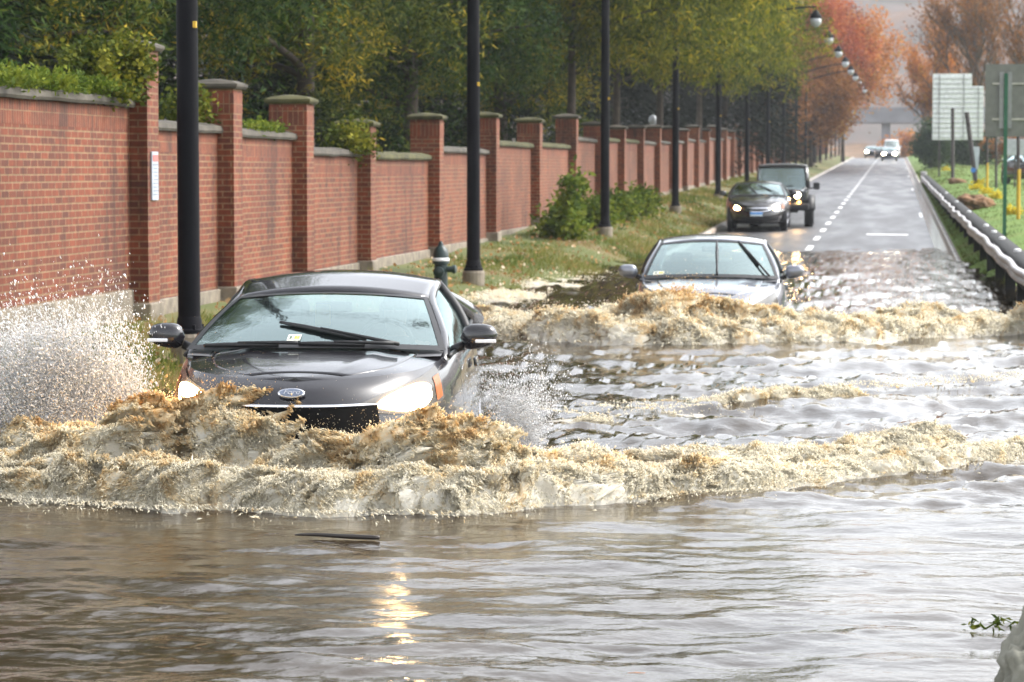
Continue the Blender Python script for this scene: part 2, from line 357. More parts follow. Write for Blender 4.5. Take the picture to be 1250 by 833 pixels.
# ------------------------------------------------------------------ brick wall
XW = -7.9; XP = -8.1
pil = [18.0, 22.7, 28.3, 32.1, 36.2, 40.7, 47.0, 53.8, 60.5, 67.5]
ptop = [3.2, 3.2, 3.22, 2.92, 2.84, 2.60, 2.82, 2.98, 3.0, 3.22]
ctop = [2.64, 2.63, 2.40, 2.37, 2.16, 2.13, 2.27, 2.45, 2.48]
while pil[-1] < 322:
    y = pil[-1] + 6.1; pil.append(y); ctop.append(float(zw(y)) + 1.98 + random.uniform(-.07, .07)); ptop.append(float(zw(y)) + 2.48 + random.uniform(-.12, .1))
wall = thing('brick_wall', 'long red brick boundary wall with stone coping and capped pillars behind the grass verge', 'wall', (XW, 28.3, 0))
W0 = np.array([XW, 28.3, 0])
def wbox(c, d): return MB().box(np.array(c) - W0, d)
for i, y in enumerate(pil):
    zb = float(zw(y)) - .25; top = ptop[i]; near = y < 110
    cap = .10
    o = wbox((XW - .26, y, (zb + top - cap) / 2 - .0), (.52, .44, top - cap - zb)).build('pillar', 'brick', wall)
    if near:
        wbox((XW - .26, y, top - cap - .17), (.526, .446, .24)).build('soldier_course', 'soldier', o)
        wbox((XW - .26, y, zb + .30), (.60, .52, .26)).build('plinth', 'concrete', o, bevel=.02)
    c = MB(); hw, hd = .32, .28; z0 = top - cap
    V = []
    for (kx, kz) in ((.93, 0), (1, .03), (1, .06), (.7, .10), (.15, .125)):
        V += [(sx * hw * kx - .26, y - 28.3 + sy * hd * kx, z0 + kz) for sx, sy in ((-1, -1), (1, -1), (1, 1), (-1, 1))]
    Fc = [(3, 2, 1, 0), (16, 17, 18, 19)] + [(4 * k + q, 4 * k + (q + 1) % 4, 4 * k + 4 + (q + 1) % 4, 4 * k + 4 + q) for k in range(4) for q in range(4)]
    c.add(V, Fc).build('cap', 'moss' if 3 < i < 9 else 'stone', o)
    if i == len(pil) - 1: break
    y1 = pil[i + 1]; ct = ctop[i]; a, b_ = y + .22, y1 - .22; cy = (a + b_) / 2; L = b_ - a
    fz = zb + (.62 if i == 1 else .42)
    wbox((XP - .14, cy, (fz + ct - .12) / 2), (.28, L - .004, ct - .12 - fz)).build('wall_panel', 'brick', wall)
    wbox((XP - .14, cy, (zb + fz) / 2 - .002), (.36, L - .006, fz - zb)).build('foundation', 'concrete', wall, bevel=.015)
    if near: wbox((XP - .14, cy, ct - .12 - .125), (.286, L - .008, .225)).build('soldier_course', 'soldier', wall)
    n = max(2, int(L / .8)); m = MB()
    V = []
    for k in range(n * 3 + 1):
        yy = a + L * k / (n * 3); j = .008 * fbm(np.array([[yy * 2, ct, 0.]]), 2)[0]
        for (dx, dz) in ((.20, .0), (.215, .03), (.20, .085), (.05, .125), (-.1, .125), (-.24, .085), (-.24, 0)):
            V.append((XP - .14 + dx - XW, yy - 28.3, ct - .12 + dz + j))
    m.add(V, [(k * 7 + q, k * 7 + q + 1, k * 7 + q + 8, k * 7 + q + 7) for k in range(n * 3) for q in range(6)])
    m.build('coping', 'moss' if i in (5, 7, 8, 10, 11) else 'stone', wall)
# notice on the first pillar
nt_ = thing('notice', 'white paper notice with a pink heading fixed to the nearest tall brick pillar', 'notice', (XW + .012, 28.3, 1.78))
MB().box((0, 0, 0), (.02, .24, .52)).build('board', plain('notice_paper', (.40, .44, .50), .5), nt_, bevel=.004)
MB().box((.012, 0, .19), (.004, .20, .07)).build('heading', plain('pink', (.55, .16, .15), .5), nt_)
tx = MB()
for k in range(9): tx.box((.012, random.uniform(-.01, .01), .12 - k * .04), (.003, .19 - .05 * random.random(), .012))
tx.build('text_lines', plain('faded_ink', (.20, .22, .26), .6), nt_)

# ------------------------------------------------------------------ lamp posts
py_ = [24.4, 41.0, 60.0, 79.5] + [79.5 + 19.4 * k for k in range(1, 13)]
ordw = ['nearest', 'second', 'third', 'fourth', 'fifth', 'sixth', 'seventh', 'eighth', 'ninth', 'tenth', 'eleventh', 'twelfth', 'thirteenth', 'fourteenth', 'fifteenth', 'sixteenth']
extra = {0: ', thickest, rising behind the front black car', 1: ', beside the green hydrant', 2: ', by the leafy shrubs at the wall', 3: ', just behind the silver car', 4: ', left of the oncoming black sedan', 5: ', directly behind the black sedan'}
lamp0 = None
for i, y in enumerate(py_):
    lab = f'{ordw[i]} black street lamp along the grass verge counting away from the camera' if i > 5 else f'{ordw[i]} tall black street lamp on the grass verge' + extra[i]
    z = float(zp(y)) + (.13 if i == 0 else 0); x = -6.48 if i == 0 else -6.4
    if lamp0 is None:
        lamp0 = thing('street_lamp', lab, 'street lamp', (x, y, z), 0, 'black street lamps along the verge')
        MB().lathe([(.175, -.3), (.175, .17), (.16, .20)], 18).build('base', 'concrete', lamp0, bevel=.0).data
        mb = MB().lathe([(.15, .20), (.15, .235), (.125, .25), (.115, .33), (.105, .36)], 16)
        for q in range(4): mb.box((.125 * cos(q * pi / 2 + .6), .125 * sin(q * pi / 2 + .6), .26), (.03, .03, .05))
        autosmooth(mb.build('flange', 'black', lamp0))
        autosmooth(MB().lathe([(.104, .36), (.098, 3.5), (.08, 6.9), (.05, 7.05)], 18).build('post', 'black', lamp0))
        MB().box((.085, -.05, 3.05), (.035, .035, .06)).build('tag', 'yellow', lamp0, bevel=.004)
        t = np.linspace(0, 1, 12)
        MB().tube(np.stack([.02 + 3.5 * t, 0 * t, 6.25 + .72 * np.sin(t * pi * .5) + 0 * t], -1), np.linspace(.05, .03, 12), 8).build('arm', 'black', lamp0, smooth=True)
        hd = MB().lathe([(.03, .42), (.05, .38), (.10, .34), (.20, .20), (.22, .12), (.20, .10)], 16, (3.5, 0, 6.45)).build('lamp_cap', 'black', lamp0, smooth=True)
        MB().lathe([(.19, .10), (.21, .0), (.18, -.12), (.09, -.20), (.02, -.22)], 16, (3.5, 0, 6.45)).build('lamp_globe', 'lampglass', lamp0, smooth=True)
    else:
        dup(lamp0, None, (x, y, z), 0, lab)
# hydrant
hp = P(535, 350, X=-6.75); hy_ = hp[1]
hyd = thing('fire_hydrant', 'dark green fire hydrant with a white band standing in grass by the wall', 'fire hydrant', (-6.47, 38.4, float(ground_z(-6.47, 38.4)[0])))
hyd.scale = (.86, .86, .83)
autosmooth(MB().lathe([(.16, 0), (.16, .05), (.115, .07), (.11, .48), (.145, .50), (.145, .545)], 20).build('barrel', 'hydrant', hyd))
autosmooth(MB().lathe([(.146, .545), (.15, .58), (.13, .60)], 20).build('band', 'white', hyd))
autosmooth(MB().lathe([(.135, .60), (.13, .68), (.10, .76), (.05, .81), (.045, .84), (.025, .87), (.02, .89)], 20).build('bonnet', 'hydrant', hyd))
autosmooth(MB().lathe([(.055, .1), (.055, .20), (.075, .20), (.075, .25), (.03, .27)], 14, (0, 0, .40), 'x').build('outlet', 'hydrant', hyd))
autosmooth(MB().lathe([(.07, -.1), (.07, -.19), (.09, -.19), (.09, -.24), (.03, -.26)][::-1], 14, (0, 0, .36), 'y').build('outlet', 'hydrant', hyd))

# ------------------------------------------------------------------ foliage
def leaves(C, n, sp, L, W, droop=.3, rng=RNG, dirv=None):
    k = len(C); ctr = np.repeat(C, n, 0) + rng.normal(0, 1, (k * n, 3)) * sp
    N = len(ctr); d = rng.normal(0, 1, (N, 3)); d[:, 2] = d[:, 2] * .6 - droop
    if dirv is not None: d += np.repeat(dirv, n, 0) * 1.6
    d /= np.linalg.norm(d, axis=1, keepdims=True)
    r = rng.normal(0, 1, (N, 3)); s = np.cross(d, r); s /= np.linalg.norm(s, axis=1, keepdims=True) + 1e-9
    l = (L * (.6 + .8 * rng.random(N)))[:, None]; w = (W * (.6 + .8 * rng.random(N)))[:, None]
    V = np.stack([ctr, ctr + d * l * .5 + s * w * .5, ctr + d * l, ctr + d * l * .5 - s * w * .5], 1).reshape(-1, 3)
    return V, np.arange(N * 4).reshape(N, 4)
def limb_tree(rng, H, trunk_r, ends, bend=.15, z0=.0):
    mb = MB(); t = np.linspace(0, 1, 8)
    tp = np.stack([bend * np.sin(t * 3) * .6, bend * np.cos(t * 2.3) * .5 - bend * .5, z0 + t * (H - z0)], -1)
    mb.tube(tp, trunk_r * (1 - .8 * t), 9)
    for e in ends:
        hz = np.clip((e[2] - .25 * np.hypot(e[0], e[1])) / H, .12, .92) ; a = np.array([np.interp(hz, t, tp[:, q]) for q in range(3)])
        u = np.linspace(0, 1, 6)[:, None]; mid = (a + e) / 2 + np.array([0, 0, .12 * np.linalg.norm(e - a)])
        pth = (1 - u) ** 2 * a + 2 * u * (1 - u) * mid + u * u * e
        r0 = trunk_r * (1 - .8 * hz) * .45
        mb.tube(pth, r0 * (1 - .85 * u[:, 0]) + .008, 6, cap=False)
    return mb
def crown_pts(rng, n, rad, zc, shell=.6, flat=0, low=-1):
    d = rng.normal(0, 1, (n, 3)); d /= np.linalg.norm(d, axis=1, keepdims=True)
    r = shell + (1 - shell) * rng.random(n)[:, None]
    r = r * (1 + .25 * fbm(d * 2.2 + rng.random() * 50, 2)[:, None])
    p = d * r * np.array(rad)
    p[:, 2] = np.maximum(p[:, 2], low * rad[2]); p[:, 2] += zc; return p
def make_tree(name, label, loc, rng, H, rad, zc, nclump, nleaf, sp, L, W, mat, droop=.3, trunk=.2, shell=.5, group=None, cat='tree', cone=False, low=-1, limbs=26, lean=0):
    t = thing(name, label, cat, loc, rng.random() * 6, group)
    if cone:
        u = rng.random(nclump) ** .8; an = rng.random(nclump) * 2 * pi; rr = (1 - u) ** .8 * (.45 + .55 * rng.random(nclump))
        C = np.stack([rad[0] * rr * np.cos(an), rad[1] * rr * np.sin(an), zc + (H - zc) * u], -1)
        dv = np.stack([np.cos(an), np.sin(an), -.25 + 0 * an], -1)
    else:
        C = crown_pts(rng, nclump, rad, zc, shell, low=low); dv = None
    C[:, 0] += lean; rz0 = t.rotation_euler; rz0[2] = 0 if lean else rz0[2]
    V, Fc = leaves(C, nleaf, sp, L, W, droop, rng, dv)
    limb_tree(rng, H * (.97 if cone else .8), trunk, C[rng.choice(len(C), min(limbs, len(C)), False)]).build('trunk', 'bark', t, smooth=True)
    mk('crown', V, Fc, mat, t, False)
    return t
M['lf_pine'] = leafmat('pine_needles', [(0.0055, 0.0141, 0.004), (0.0174, 0.044, 0.0079), (0.0475, 0.0836, 0.0127), (0.1346, 0.1496, 0.0198)], .25)
M['lf_pineY'] = leafmat('yellowing_pine', [(0.0095, 0.0194, 0.0049), (0.0356, 0.0598, 0.0099), (0.1346, 0.1452, 0.0181), (0.4594, 0.3256, 0.0248)], .3)
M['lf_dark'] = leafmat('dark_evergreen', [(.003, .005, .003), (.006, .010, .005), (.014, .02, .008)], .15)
M['lf_locust'] = leafmat('locust_leaves', [(0.023, 0.0387, 0.0076), (0.0738, 0.0968, 0.0136), (0.1804, 0.1892, 0.0229), (0.4264, 0.3256, 0.0298)], .4)
M['lf_orange'] = leafmat('orange_leaves', [(0.216, 0.0945, 0.0338), (0.405, 0.1485, 0.0405), (0.567, 0.216, 0.0473), (0.405, 0.243, 0.0405)], .35)
M['lf_red'] = leafmat('red_leaves', [(.14, .035, .022), (.36, .085, .032), (.52, .16, .045)], .35)
M['lf_rust'] = leafmat('rust_leaves', [(.12, .055, .025), (.25, .105, .035), (.36, .16, .045)], .3)
M['lf_gold'] = leafmat('gold_leaves', [(0.182, 0.13, 0.026), (0.416, 0.26, 0.0325), (0.624, 0.312, 0.039)], .35)
M['lf_ever'] = leafmat('evergreen_bush', [(0.021, 0.042, 0.021), (0.045, 0.075, 0.033), (0.075, 0.105, 0.045)], .2)
M['lf_shrub'] = leafmat('shrub_leaves', [(.035, .062, .010), (.095, .14, .016), (.22, .25, .03)], .35, 2)
M['lf_ivy'] = leafmat('ivy_leaves', [(.025, .045, .008), (.085, .105, .012), (.28, .26, .03)], .3, 2)

def gz(x, y): return float(ground_z(x, y)[0])
rng = np.random.default_rng(3)
# pines behind the wall: one built per kind, the rest copies with a turn of their own
def spot(px, Y, X=None): return P(px, 207, Y=Y)[0]
pineA = make_tree('pine_tree', 'broad green pine with drooping boughs behind the third and fourth brick pillars', (-13.2, 45, gz(-13.2, 45)), rng, 13, (4.2, 4.2, 5.6), 6.9, 300, 230, .27, .20, .034, 'lf_pine', .55, .24, .35, 'pines behind the brick wall')
pineB = make_tree('pine_tree', 'yellow tinged pine leaning over the wall above the second street lamp', (-12.6, 57, gz(-12.6, 57)), rng, 13, (4.6, 4.6, 5.4), 7.4, 300, 230, .28, .20, .036, 'lf_pineY', .5, .25, .35, 'pines behind the brick wall')
PT = [(pineB, -14.8, 41, 'yellowing pine behind the nearest street lamp'), (pineA, -11.9, 66, 'green pine behind the wall right of the second street lamp'),
      (pineB, -15.5, 72, 'yellow green pine set back behind the pines nearest the wall'), (pineB, -11.6, 80, 'golden tipped pine behind the third street lamp'),
      (pineA, -14.5, 92, 'green pine in the back row behind the third street lamp'), (pineA, -12.6, 34.0, 'dark pine at the left edge above the ivy on the wall')]
for k, (src, x, y, lab) in enumerate(PT):
    dup(src, None, (x, y, gz(x, y) - (.4 if k != 5 else -.9)), 1.1 * k + .4, lab)
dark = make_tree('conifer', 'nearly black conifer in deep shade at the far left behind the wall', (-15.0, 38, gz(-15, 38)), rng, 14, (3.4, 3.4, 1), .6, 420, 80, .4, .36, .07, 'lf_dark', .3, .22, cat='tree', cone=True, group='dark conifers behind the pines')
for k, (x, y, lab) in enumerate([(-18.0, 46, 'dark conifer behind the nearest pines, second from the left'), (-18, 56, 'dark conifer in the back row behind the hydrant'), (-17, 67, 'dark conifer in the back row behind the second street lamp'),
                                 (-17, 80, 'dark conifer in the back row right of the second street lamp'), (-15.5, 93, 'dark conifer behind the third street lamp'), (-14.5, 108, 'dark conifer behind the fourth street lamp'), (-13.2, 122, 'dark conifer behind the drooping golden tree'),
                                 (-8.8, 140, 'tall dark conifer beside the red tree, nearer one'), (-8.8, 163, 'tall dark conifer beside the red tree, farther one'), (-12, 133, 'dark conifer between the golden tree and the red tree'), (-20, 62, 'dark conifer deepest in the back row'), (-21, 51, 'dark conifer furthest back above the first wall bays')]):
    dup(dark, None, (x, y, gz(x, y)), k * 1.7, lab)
loc1 = make_tree('locust_tree', 'yellow green locust tree drooping over the verge above the third street lamp', (-8.9, 74, gz(-8.9, 74)), rng, 10.5, (4.4, 4.6, 3.4), 7.2, 260, 150, .30, .24, .05, 'lf_locust', .9, .17, .35, 'locust trees overhanging the verge', lean=1.6)
dup(loc1, None, (-8.9, 86, gz(-8.9, 86) + .1), .5, 'yellow green locust tree drooping above the fourth street lamp')
dup(loc1, None, (-8.6, 99, gz(-8.6, 99) + .2), -.5, 'yellow green locust tree drooping above the oncoming black sedan')
dup(loc1, None, (-8.4, 116, gz(-8.4, 116) + .2), .3, 'golden locust tree farthest along, its twigs reaching toward the row of lamps')
red = make_tree('maple_tree', 'tall red orange autumn tree left of the road in the distance', (-6.8, 232, gz(-6.8, 232)), rng, 13.5, (4.6, 4.6, 5.2), 9.2, 330, 80, .55, .30, .17, 'lf_red', .1, .22, .4)
make_tree('maple_tree', 'rust brown autumn tree below the red tree beside the road', (-6.3, 205, gz(-6.3, 205)), rng, 9.5, (3.6, 3.6, 3.8), 5.6, 300, 80, .5, .28, .15, 'lf_rust', .1, .2, .4)
make_tree('maple_tree', 'orange tree leaning over the road beyond the rust brown one', (-5.0, 262, gz(-5, 262)), rng, 14.5, (5.0, 5.0, 5.2), 10.2, 320, 80, .55, .30, .17, 'lf_orange', .1, .2, .4)
make_tree('maple_tree', 'small golden tree at the far end of the lamp row', (-6.6, 240, gz(-6.6, 240)), rng, 5.6, (2.4, 2.4, 2.0), 4.0, 120, 40, .4, .32, .2, 'lf_gold', .1, .14, .4)
make_tree('maple_tree', 'small golden brown tree behind the lamp row in front of the rust tree', (-8.2, 180, gz(-8.2, 180)), rng, 6.5, (2.4, 2.4, 2.3), 4.4, 120, 40, .4, .32, .2, 'lf_rust', .1, .14, .4)
# right-hand trees
def bare_tree(label, loc, seed, H, nb, spread, leafmat_, nl):
    g = np.random.default_rng(seed); t = thing('bare_tree', label, 'tree', loc, 0, None); mb = MB(); tips = []; tdir = []
    def grow(p, d, L, r, lv):
        n = 5; pts = [p]
        for q in range(n):
            d = d + g.normal(0, .10, 3) + np.array([0, 0, .05]); d /= np.linalg.norm(d); pts.append(pts[-1] + d * L / n)
        mb.tube(pts, np.linspace(r, r * .55, n + 1), 5 if lv else 8, cap=False)
        if lv >= 2: tips.extend(pts[1:]); tdir.extend([d] * n)
        if lv == 4: return
        for q in range(nb if lv else nb + 4):
            k = g.integers(2, n + 1) if lv else g.integers(1, n + 1); a = g.normal(0, spread, 3); a[2] = abs(a[2]) * .4
            dd = d + a; dd /= np.linalg.norm(dd); grow(pts[k], dd, L * g.uniform(.55, .8), r * .5 + .004, lv + 1)
    grow(np.array([0, 0, -.2]), np.array([0, 0, 1.]), H * .34, .28, 0)
    mb.build('trunk', plain('twig_bark', (.11, .075, .055), .9), t, smooth=True)
    T = np.array(tips); D = np.array(tdir)
    V, Fc = leaves(T, nl, .22, .32, .09, -.3, g, D); mk('crown', V, Fc, leafmat_, t, False); return t
bare_tree('big half bare tree with upright twigs and rusty leaves behind the white sign', (5.9, 205, gz(5.9, 205)), 5, 21, 4, .5, 'lf_rust', 3)
bare_tree('orange brown half bare tree at the right edge behind the grey sign', (10.6, 185, gz(10.6, 185)), 8, 19, 4, .5, 'lf_rust', 3)
bare_tree('low rusty tree beside the road behind the dark evergreen bush', (3.7, 232, gz(3.7, 232)), 11, 13, 4, .55, 'lf_orange', 5)
def bush(name, label, loc, rad, n, k, sp, L, W, mat, seed, cat='bush', grp=None, zc=None):
    g = np.random.default_rng(seed); t = thing(name, label, cat, loc, 0, grp)
    C = crown_pts(g, n, rad, rad[2] * .8 if zc is None else zc, .4, low=-.8); V, Fc = leaves(C, k, sp, L, W, 0, g)
    mb = MB()
    for e in C[g.choice(n, min(14, n), False)]:
        u = np.linspace(0, 1, 5)[:, None]; mb.tube(np.array([0, 0, -.05]) * (1 - u) + e * u + np.array([0, 0, .1]) * u * (1 - u), .02 * (1 - .7 * u[:, 0]) + .003, 5, cap=False)
    mb.build('stem', 'bark', t, smooth=True); mk('foliage', V, Fc, mat, t, False); return t
bush('evergreen_bush', 'dark green evergreen bush at the right roadside left of the white sign', (2.5, 188, gz(2.5, 188)), (1.35, 1.4, 1.9), 130, 60, .22, .22, .1, 'lf_ever', 21)
bush('evergreen_bush', 'lower grey green bush behind the white sign beside the evergreen', (5.2, 192, gz(5.2, 192)), (2.4, 1.6, 1.3), 130, 50, .25, .24, .12, 'lf_ever', 22)
bush('evergreen_bush', 'brown green thicket behind the posts at the right edge', (9.4, 190, gz(9.4, 190)), (3.2, 1.6, 1.2), 130, 50, .25, .24, .12, 'lf_rust', 23)
bush('orange_bush', 'distant orange bush below the bridge', (P(1102, 160, Y=395)[0], 395, 3.4), (3.2, 2, 2.0), 60, 40, .4, .5, .3, 'lf_orange', 24)
SG = [(690, 56.5, (.5, .7, .36), 61, 'leafy green shrub growing against the wall between the second and third street lamps', True), (722, 62.5, (.6, .7, .36), 62, 'low green shrub just left of the third street lamp', False),
      (762, 68, (.6, .8, .42), 63, 'green shrub just right of the third street lamp', False), (795, 74, (.5, .7, .38), 64, 'small pale shrub at the wall right of the third street lamp', False)]
for px, Y, rd, sd, lab, tall in SG:
    x = min(spot(px, Y), -6.9); x = max(x, -7.6)
    b_ = bush('shrub', lab, (x, Y, gz(x, Y)), rd, 52, 26, .13, .15, .075, 'lf_shrub', sd, 'shrub', 'shrubs along the brick wall')
    if tall:
        g = np.random.default_rng(5); C = []
        for (dx, dy, hh) in ((.05, -.9, 1.25), (.1, .7, 1.35), (-.1, .1, .9)):
            for q in np.linspace(.3, 1, 14): C.append((dx + .15 * q + g.normal(0, .05), dy + .25 * q, hh * q))
        V, Fc = leaves(np.array(C), 26, .10, .16, .08, 0, g); mk('shoots', V, Fc, 'lf_shrub', b_, False)
ivy = bush('ivy', 'round clump of ivy on top of the wall beside the tallest brick pillar', (-8.2, 27.55, 2.62), (.45, .55, .36), 130, 44, .06, .06, .045, 'lf_ivy', 31, 'ivy', zc=.28)
g = np.random.default_rng(9)
C = np.stack([-8.12 + g.normal(0, .09, 150), g.uniform(22.6, 27.9, 150), np.full(150, 2.66) + g.random(150) * .05], -1); V, Fc = leaves(C, 26, .05, .07, .03, -.6, g)
o = mk('creeper', V - np.array([-8.12, 25, 2.6]), Fc, 'lf_shrub', None, False, loc=(-8.12, 25, 2.6)); tag(o, 'bright green creeper covering the coping of the leftmost wall bay', 'creeper')
C = np.stack([-8.15 + g.normal(0, .08, 40), g.uniform(33.4, 35.4, 40), np.full(40, 2.39)], -1); V, Fc = leaves(C, 24, .04, .06, .03, -.4, g)
o = mk('creeper', V - np.array([-8.15, 34, 2.35]), Fc, 'lf_shrub', None, False, loc=(-8.15, 34, 2.35)); tag(o, 'small patch of bright creeper on the coping before the mossy capped pillar', 'creeper')
bush('ivy', 'straggly ivy hanging around the fourth brick pillar', (-8.15, 40.2, 2.15), (.36, .75, .24), 60, 36, .09, .08, .05, 'lf_ivy', 33, 'ivy', zc=.14)
bush('ivy', 'thin ivy behind the brick pillar next to the nearest street lamp', (-8.4, 31.6, 2.3), (.3, .5, .3), 50, 30, .09, .07, .05, 'lf_ivy', 34, 'ivy', zc=.2)

# grass
def blades(n, X, Y, h, w, mat, name, label, lean=.5):
    z = ground_z(X, Y); g = RNG
    an = g.random(n) * 2 * pi; hh = h * (.5 + g.random(n)); ww = w * (.6 + .8 * g.random(n))
    sd = np.stack([np.cos(an), np.sin(an), 0 * an], -1); ln = g.normal(0, lean, (n, 3)); ln[:, 2] = 1; ln /= np.linalg.norm(ln, axis=1, keepdims=True)
    b0 = np.stack([X, Y, z - .02], -1); tip = b0 + ln * hh[:, None]; tip[:, 2] -= hh * .1
    V = np.stack([b0 - sd * ww[:, None] / 2, b0 + sd * ww[:, None] / 2, tip], 1).reshape(-1, 3)
    o = mk(name, V, np.arange(3 * n).reshape(n, 3), mat, None, False); tag(o, label, 'grass', kind='stuff'); return o
M['grassL'] = leafmat('verge_grass', [(0.0495, 0.0825, 0.0132), (0.099, 0.143, 0.022), (0.187, 0.198, 0.0385), (0.286, 0.242, 0.088), (0.33, 0.22, 0.099)], .3, .5)
M['grassR'] = leafmat('lawn_grass', [(0.0484, 0.0748, 0.0097), (0.0836, 0.1144, 0.0158), (0.11, 0.1276, 0.0238), (0.132, 0.1232, 0.0396)], .35, .5)
n = 85000; u = RNG.random(n); Y = 17 * (150 / 17) ** u; X = RNG.uniform(-7.85, -5.06, n)
dens = fbm(np.stack([X * .9, Y * .35, X * 0], -1), 3); keep = (dens > -.55) & (ground_z(X, Y) > -.08); X, Y = X[keep], Y[keep]
blades(len(X), X, Y, .16 * np.clip(.8 + .7 * fbm(np.stack([X * .7, Y * .3, X * 0 + 5], -1), 2), .4, 1.8), .012 * np.maximum(1, Y / 40), 'grassL', 'verge_grass', 'rough green and straw coloured grass along the foot of the brick wall')
n = 80000; u = RNG.random(n); Y = 12 * (190 / 12) ** u; X = 1.42 + 9 * RNG.random(n) ** 1.8; keep = ground_z(X, Y) > -.04; X, Y = X[keep], Y[keep]
blades(len(X), X, Y, .09 + 0 * X, .014 * np.maximum(1, Y / 60), 'grassR', 'lawn_grass', 'short bright green grass on the right side of the road')
n = 2600; Y = 18 * (120 / 18) ** RNG.random(n); X = RNG.uniform(-7.8, -5.3, n); k = ground_z(X, Y) > 0; X, Y = X[k], Y[k]
V, Fc = leaves(np.stack([X, Y, ground_z(X, Y) + .06], -1), 1, .02, .07, .06, 0)
tag(mk('leaf_litter', V, Fc, leafmat('leaf_litter', [(.30, .15, .05), (.42, .24, .10), (.6, .5, .38)], .2, 3), None, False), 'fallen brown leaves scattered over the grass verge', 'leaves', kind='stuff')
#@@PART2
# ------------------------------------------------------------------ cars
def spow(a, e): return np.sign(a) * np.abs(a) ** e
def sedan(name, label, cat, loc, rz, p, group=None):
    root = thing(name, label, cat, loc, rz, group)
    Lc, Wc = p['L'], p['W']; a, b = Lc / 2, Wc / 2; lo = p.get('lo', .19); hi_det = p.get('detail', 1)
    tau = np.linspace(0, pi, 1200); n = np.interp(np.cos(tau), [-1, 1], [3.6, p.get('nose', 2.7)])
    px = b * np.abs(np.sin(tau)) ** (2 / n); pyy = -a * spow(np.cos(tau), 2 / n)
    dl = np.concatenate([[0], np.cumsum(np.hypot(np.diff(px), np.diff(pyy)))]); dl /= dl[-1]
    def plan(s): return np.interp(s, dl, px), np.interp(s, dl, pyy)
    zt = np.array(p['zsh'])
    def zsh(y):                                         # smooth shoulder line
        return sum(np.interp(y + d, zt[:, 0], zt[:, 1]) for d in (-.2, -.1, 0, .1, .2)) / 5
    def shell(s, v, side=1, off=0.0):
        s = np.asarray(s, float); v = np.asarray(v, float); x, y = plan(s)
        x2, y2 = plan(np.clip(s + .004, 0, 1)); x1, y1 = plan(np.clip(s - .004, 0, 1))
        tx, ty = x2 - x1, y2 - y1; l = np.hypot(tx, ty) + 1e-9; nx, ny = ty / l, -tx / l
        wf = sstep(-y / a, .72, 1.0)
        iS = np.interp(v, [0, .1, .3, .55, .72, .86, .95, 1], [.10, .05, .012, 0, .012, .03, .055, .085])
        iF = np.interp(v, [0, .12, .3, .5, .62, .8, .93, 1], p.get('front', [.18, .06, .0, .0, .03, .07, .13, .22]))
        ins = iS * (1 - wf) + iF * wf - off
        z = lo + (zsh(y) - lo) * v
        return np.stack([(x - nx * ins) * side, y - ny * ins, z + off * .3 * (v > .8)], -1)
    N = 90; sv = np.linspace(0, 1, N); vv = np.array([0, .05, .1, .2, .3, .42, .55, .64, .72, .80, .86, .91, .95, .98, 1.0])
    Sg, Vg = np.meshgrid(sv, vv, indexing='ij')
    body = MB()
    for sd in (1, -1):
        G = shell(Sg, Vg, sd); body.grid(G if sd == 1 else G[:, ::-1])
    top = shell(sv, np.ones(N)); tx_, ty_, tz_ = top[:, 0], top[:, 1], top[:, 2]
    cow, dk = p['cowl'], p['deck']; hw = p.get('hoodw', .80)
    def topz(t, i):
        cr = np.interp(ty_[i], [-a, -a + .5, cow, a - .5, a], p.get('crown', [.0, .05, .085, .05, 0])); return tz_[i] + cr * (1 - np.abs(t) ** 2.2)
    def toprow(i, ts): return np.stack([ts * tx_[i], ty_[i] + 0 * ts, topz(ts, i)], -1)
    hood_i = [i for i in range(N) if ty_[i] <= cow and tx_[i] > .30]; h0 = hood_i[0]
    deck_i = [i for i in range(N) if ty_[i] >= dk]; mid_i = [i for i in range(N) if cow - .1 <= ty_[i] <= dk + .1]
    nose_i = [i for i in range(N) if i <= h0]
    body.grid(np.stack([toprow(i, np.linspace(-1, 1, 25)) for i in nose_i]))
    for q in (1, -1):
        body.grid(np.stack([toprow(i, q * np.linspace(hw + .006, 1, 8)) for i in hood_i]))
        body.grid(np.stack([toprow(i, q * np.linspace(.80, 1, 5)) for i in mid_i]))
        G = np.stack([toprow(i, q * np.array([hw - .02, hw + .008])) for i in hood_i]); G[:, 0, 2] -= .05; body.grid(G)
    body.grid(np.stack([toprow(i, np.linspace(-1, 1, 25)) for i in deck_i]))
    body.build('body', p['paint'], root, smooth=True)
    hd = np.stack([toprow(i, np.linspace(-hw, hw, 41)) for i in hood_i[1:]])
    u = np.abs(np.linspace(-1, 1, 41)); hd[:, :, 2] += .006 * np.exp(-((u - .62) / .10) ** 2)[None, :] * sstep(hd[:, :, 1], -a + .2, -a + .7) - .005
    hood = mgrid('hood', hd, p['paint'], root, True, thick=.012)
    # greenhouse
    yb, yt, yr, yc = p['abase'], p['atop'], p['ctop'], p['cbase']; xt = p['roofw']; zt_, zrf = p['atopz'], p['roofz']
    xb = p['basew']; zb = float(zsh(np.array(cow))) + .045
    U = np.linspace(-1, 1, 25); Vv = np.linspace(0, 1, 10); Ug, Vg2 = np.meshgrid(U, Vv, indexing='ij')
    def wind(Ug, Vg, inset=0.0):
        xB = xb * Ug; yB = yb - .24 * (1 - Ug ** 2); zB = zb + .03 * (1 - Ug ** 2)
        xT = xt * Ug; yT = yt - .16 * (1 - Ug ** 2); zT = zt_ + .045 * (1 - Ug ** 2)
        G = np.stack([xB + (xT - xB) * Vg, yB + (yT - yB) * Vg - .03 * np.sin(Vg * pi), zB + (zT - zB) * Vg + .02 * np.sin(Vg * pi)], -1); return G
    ws = mgrid('windshield', wind(Ug, Vg2), p.get('glass', 'glass'), root, True)
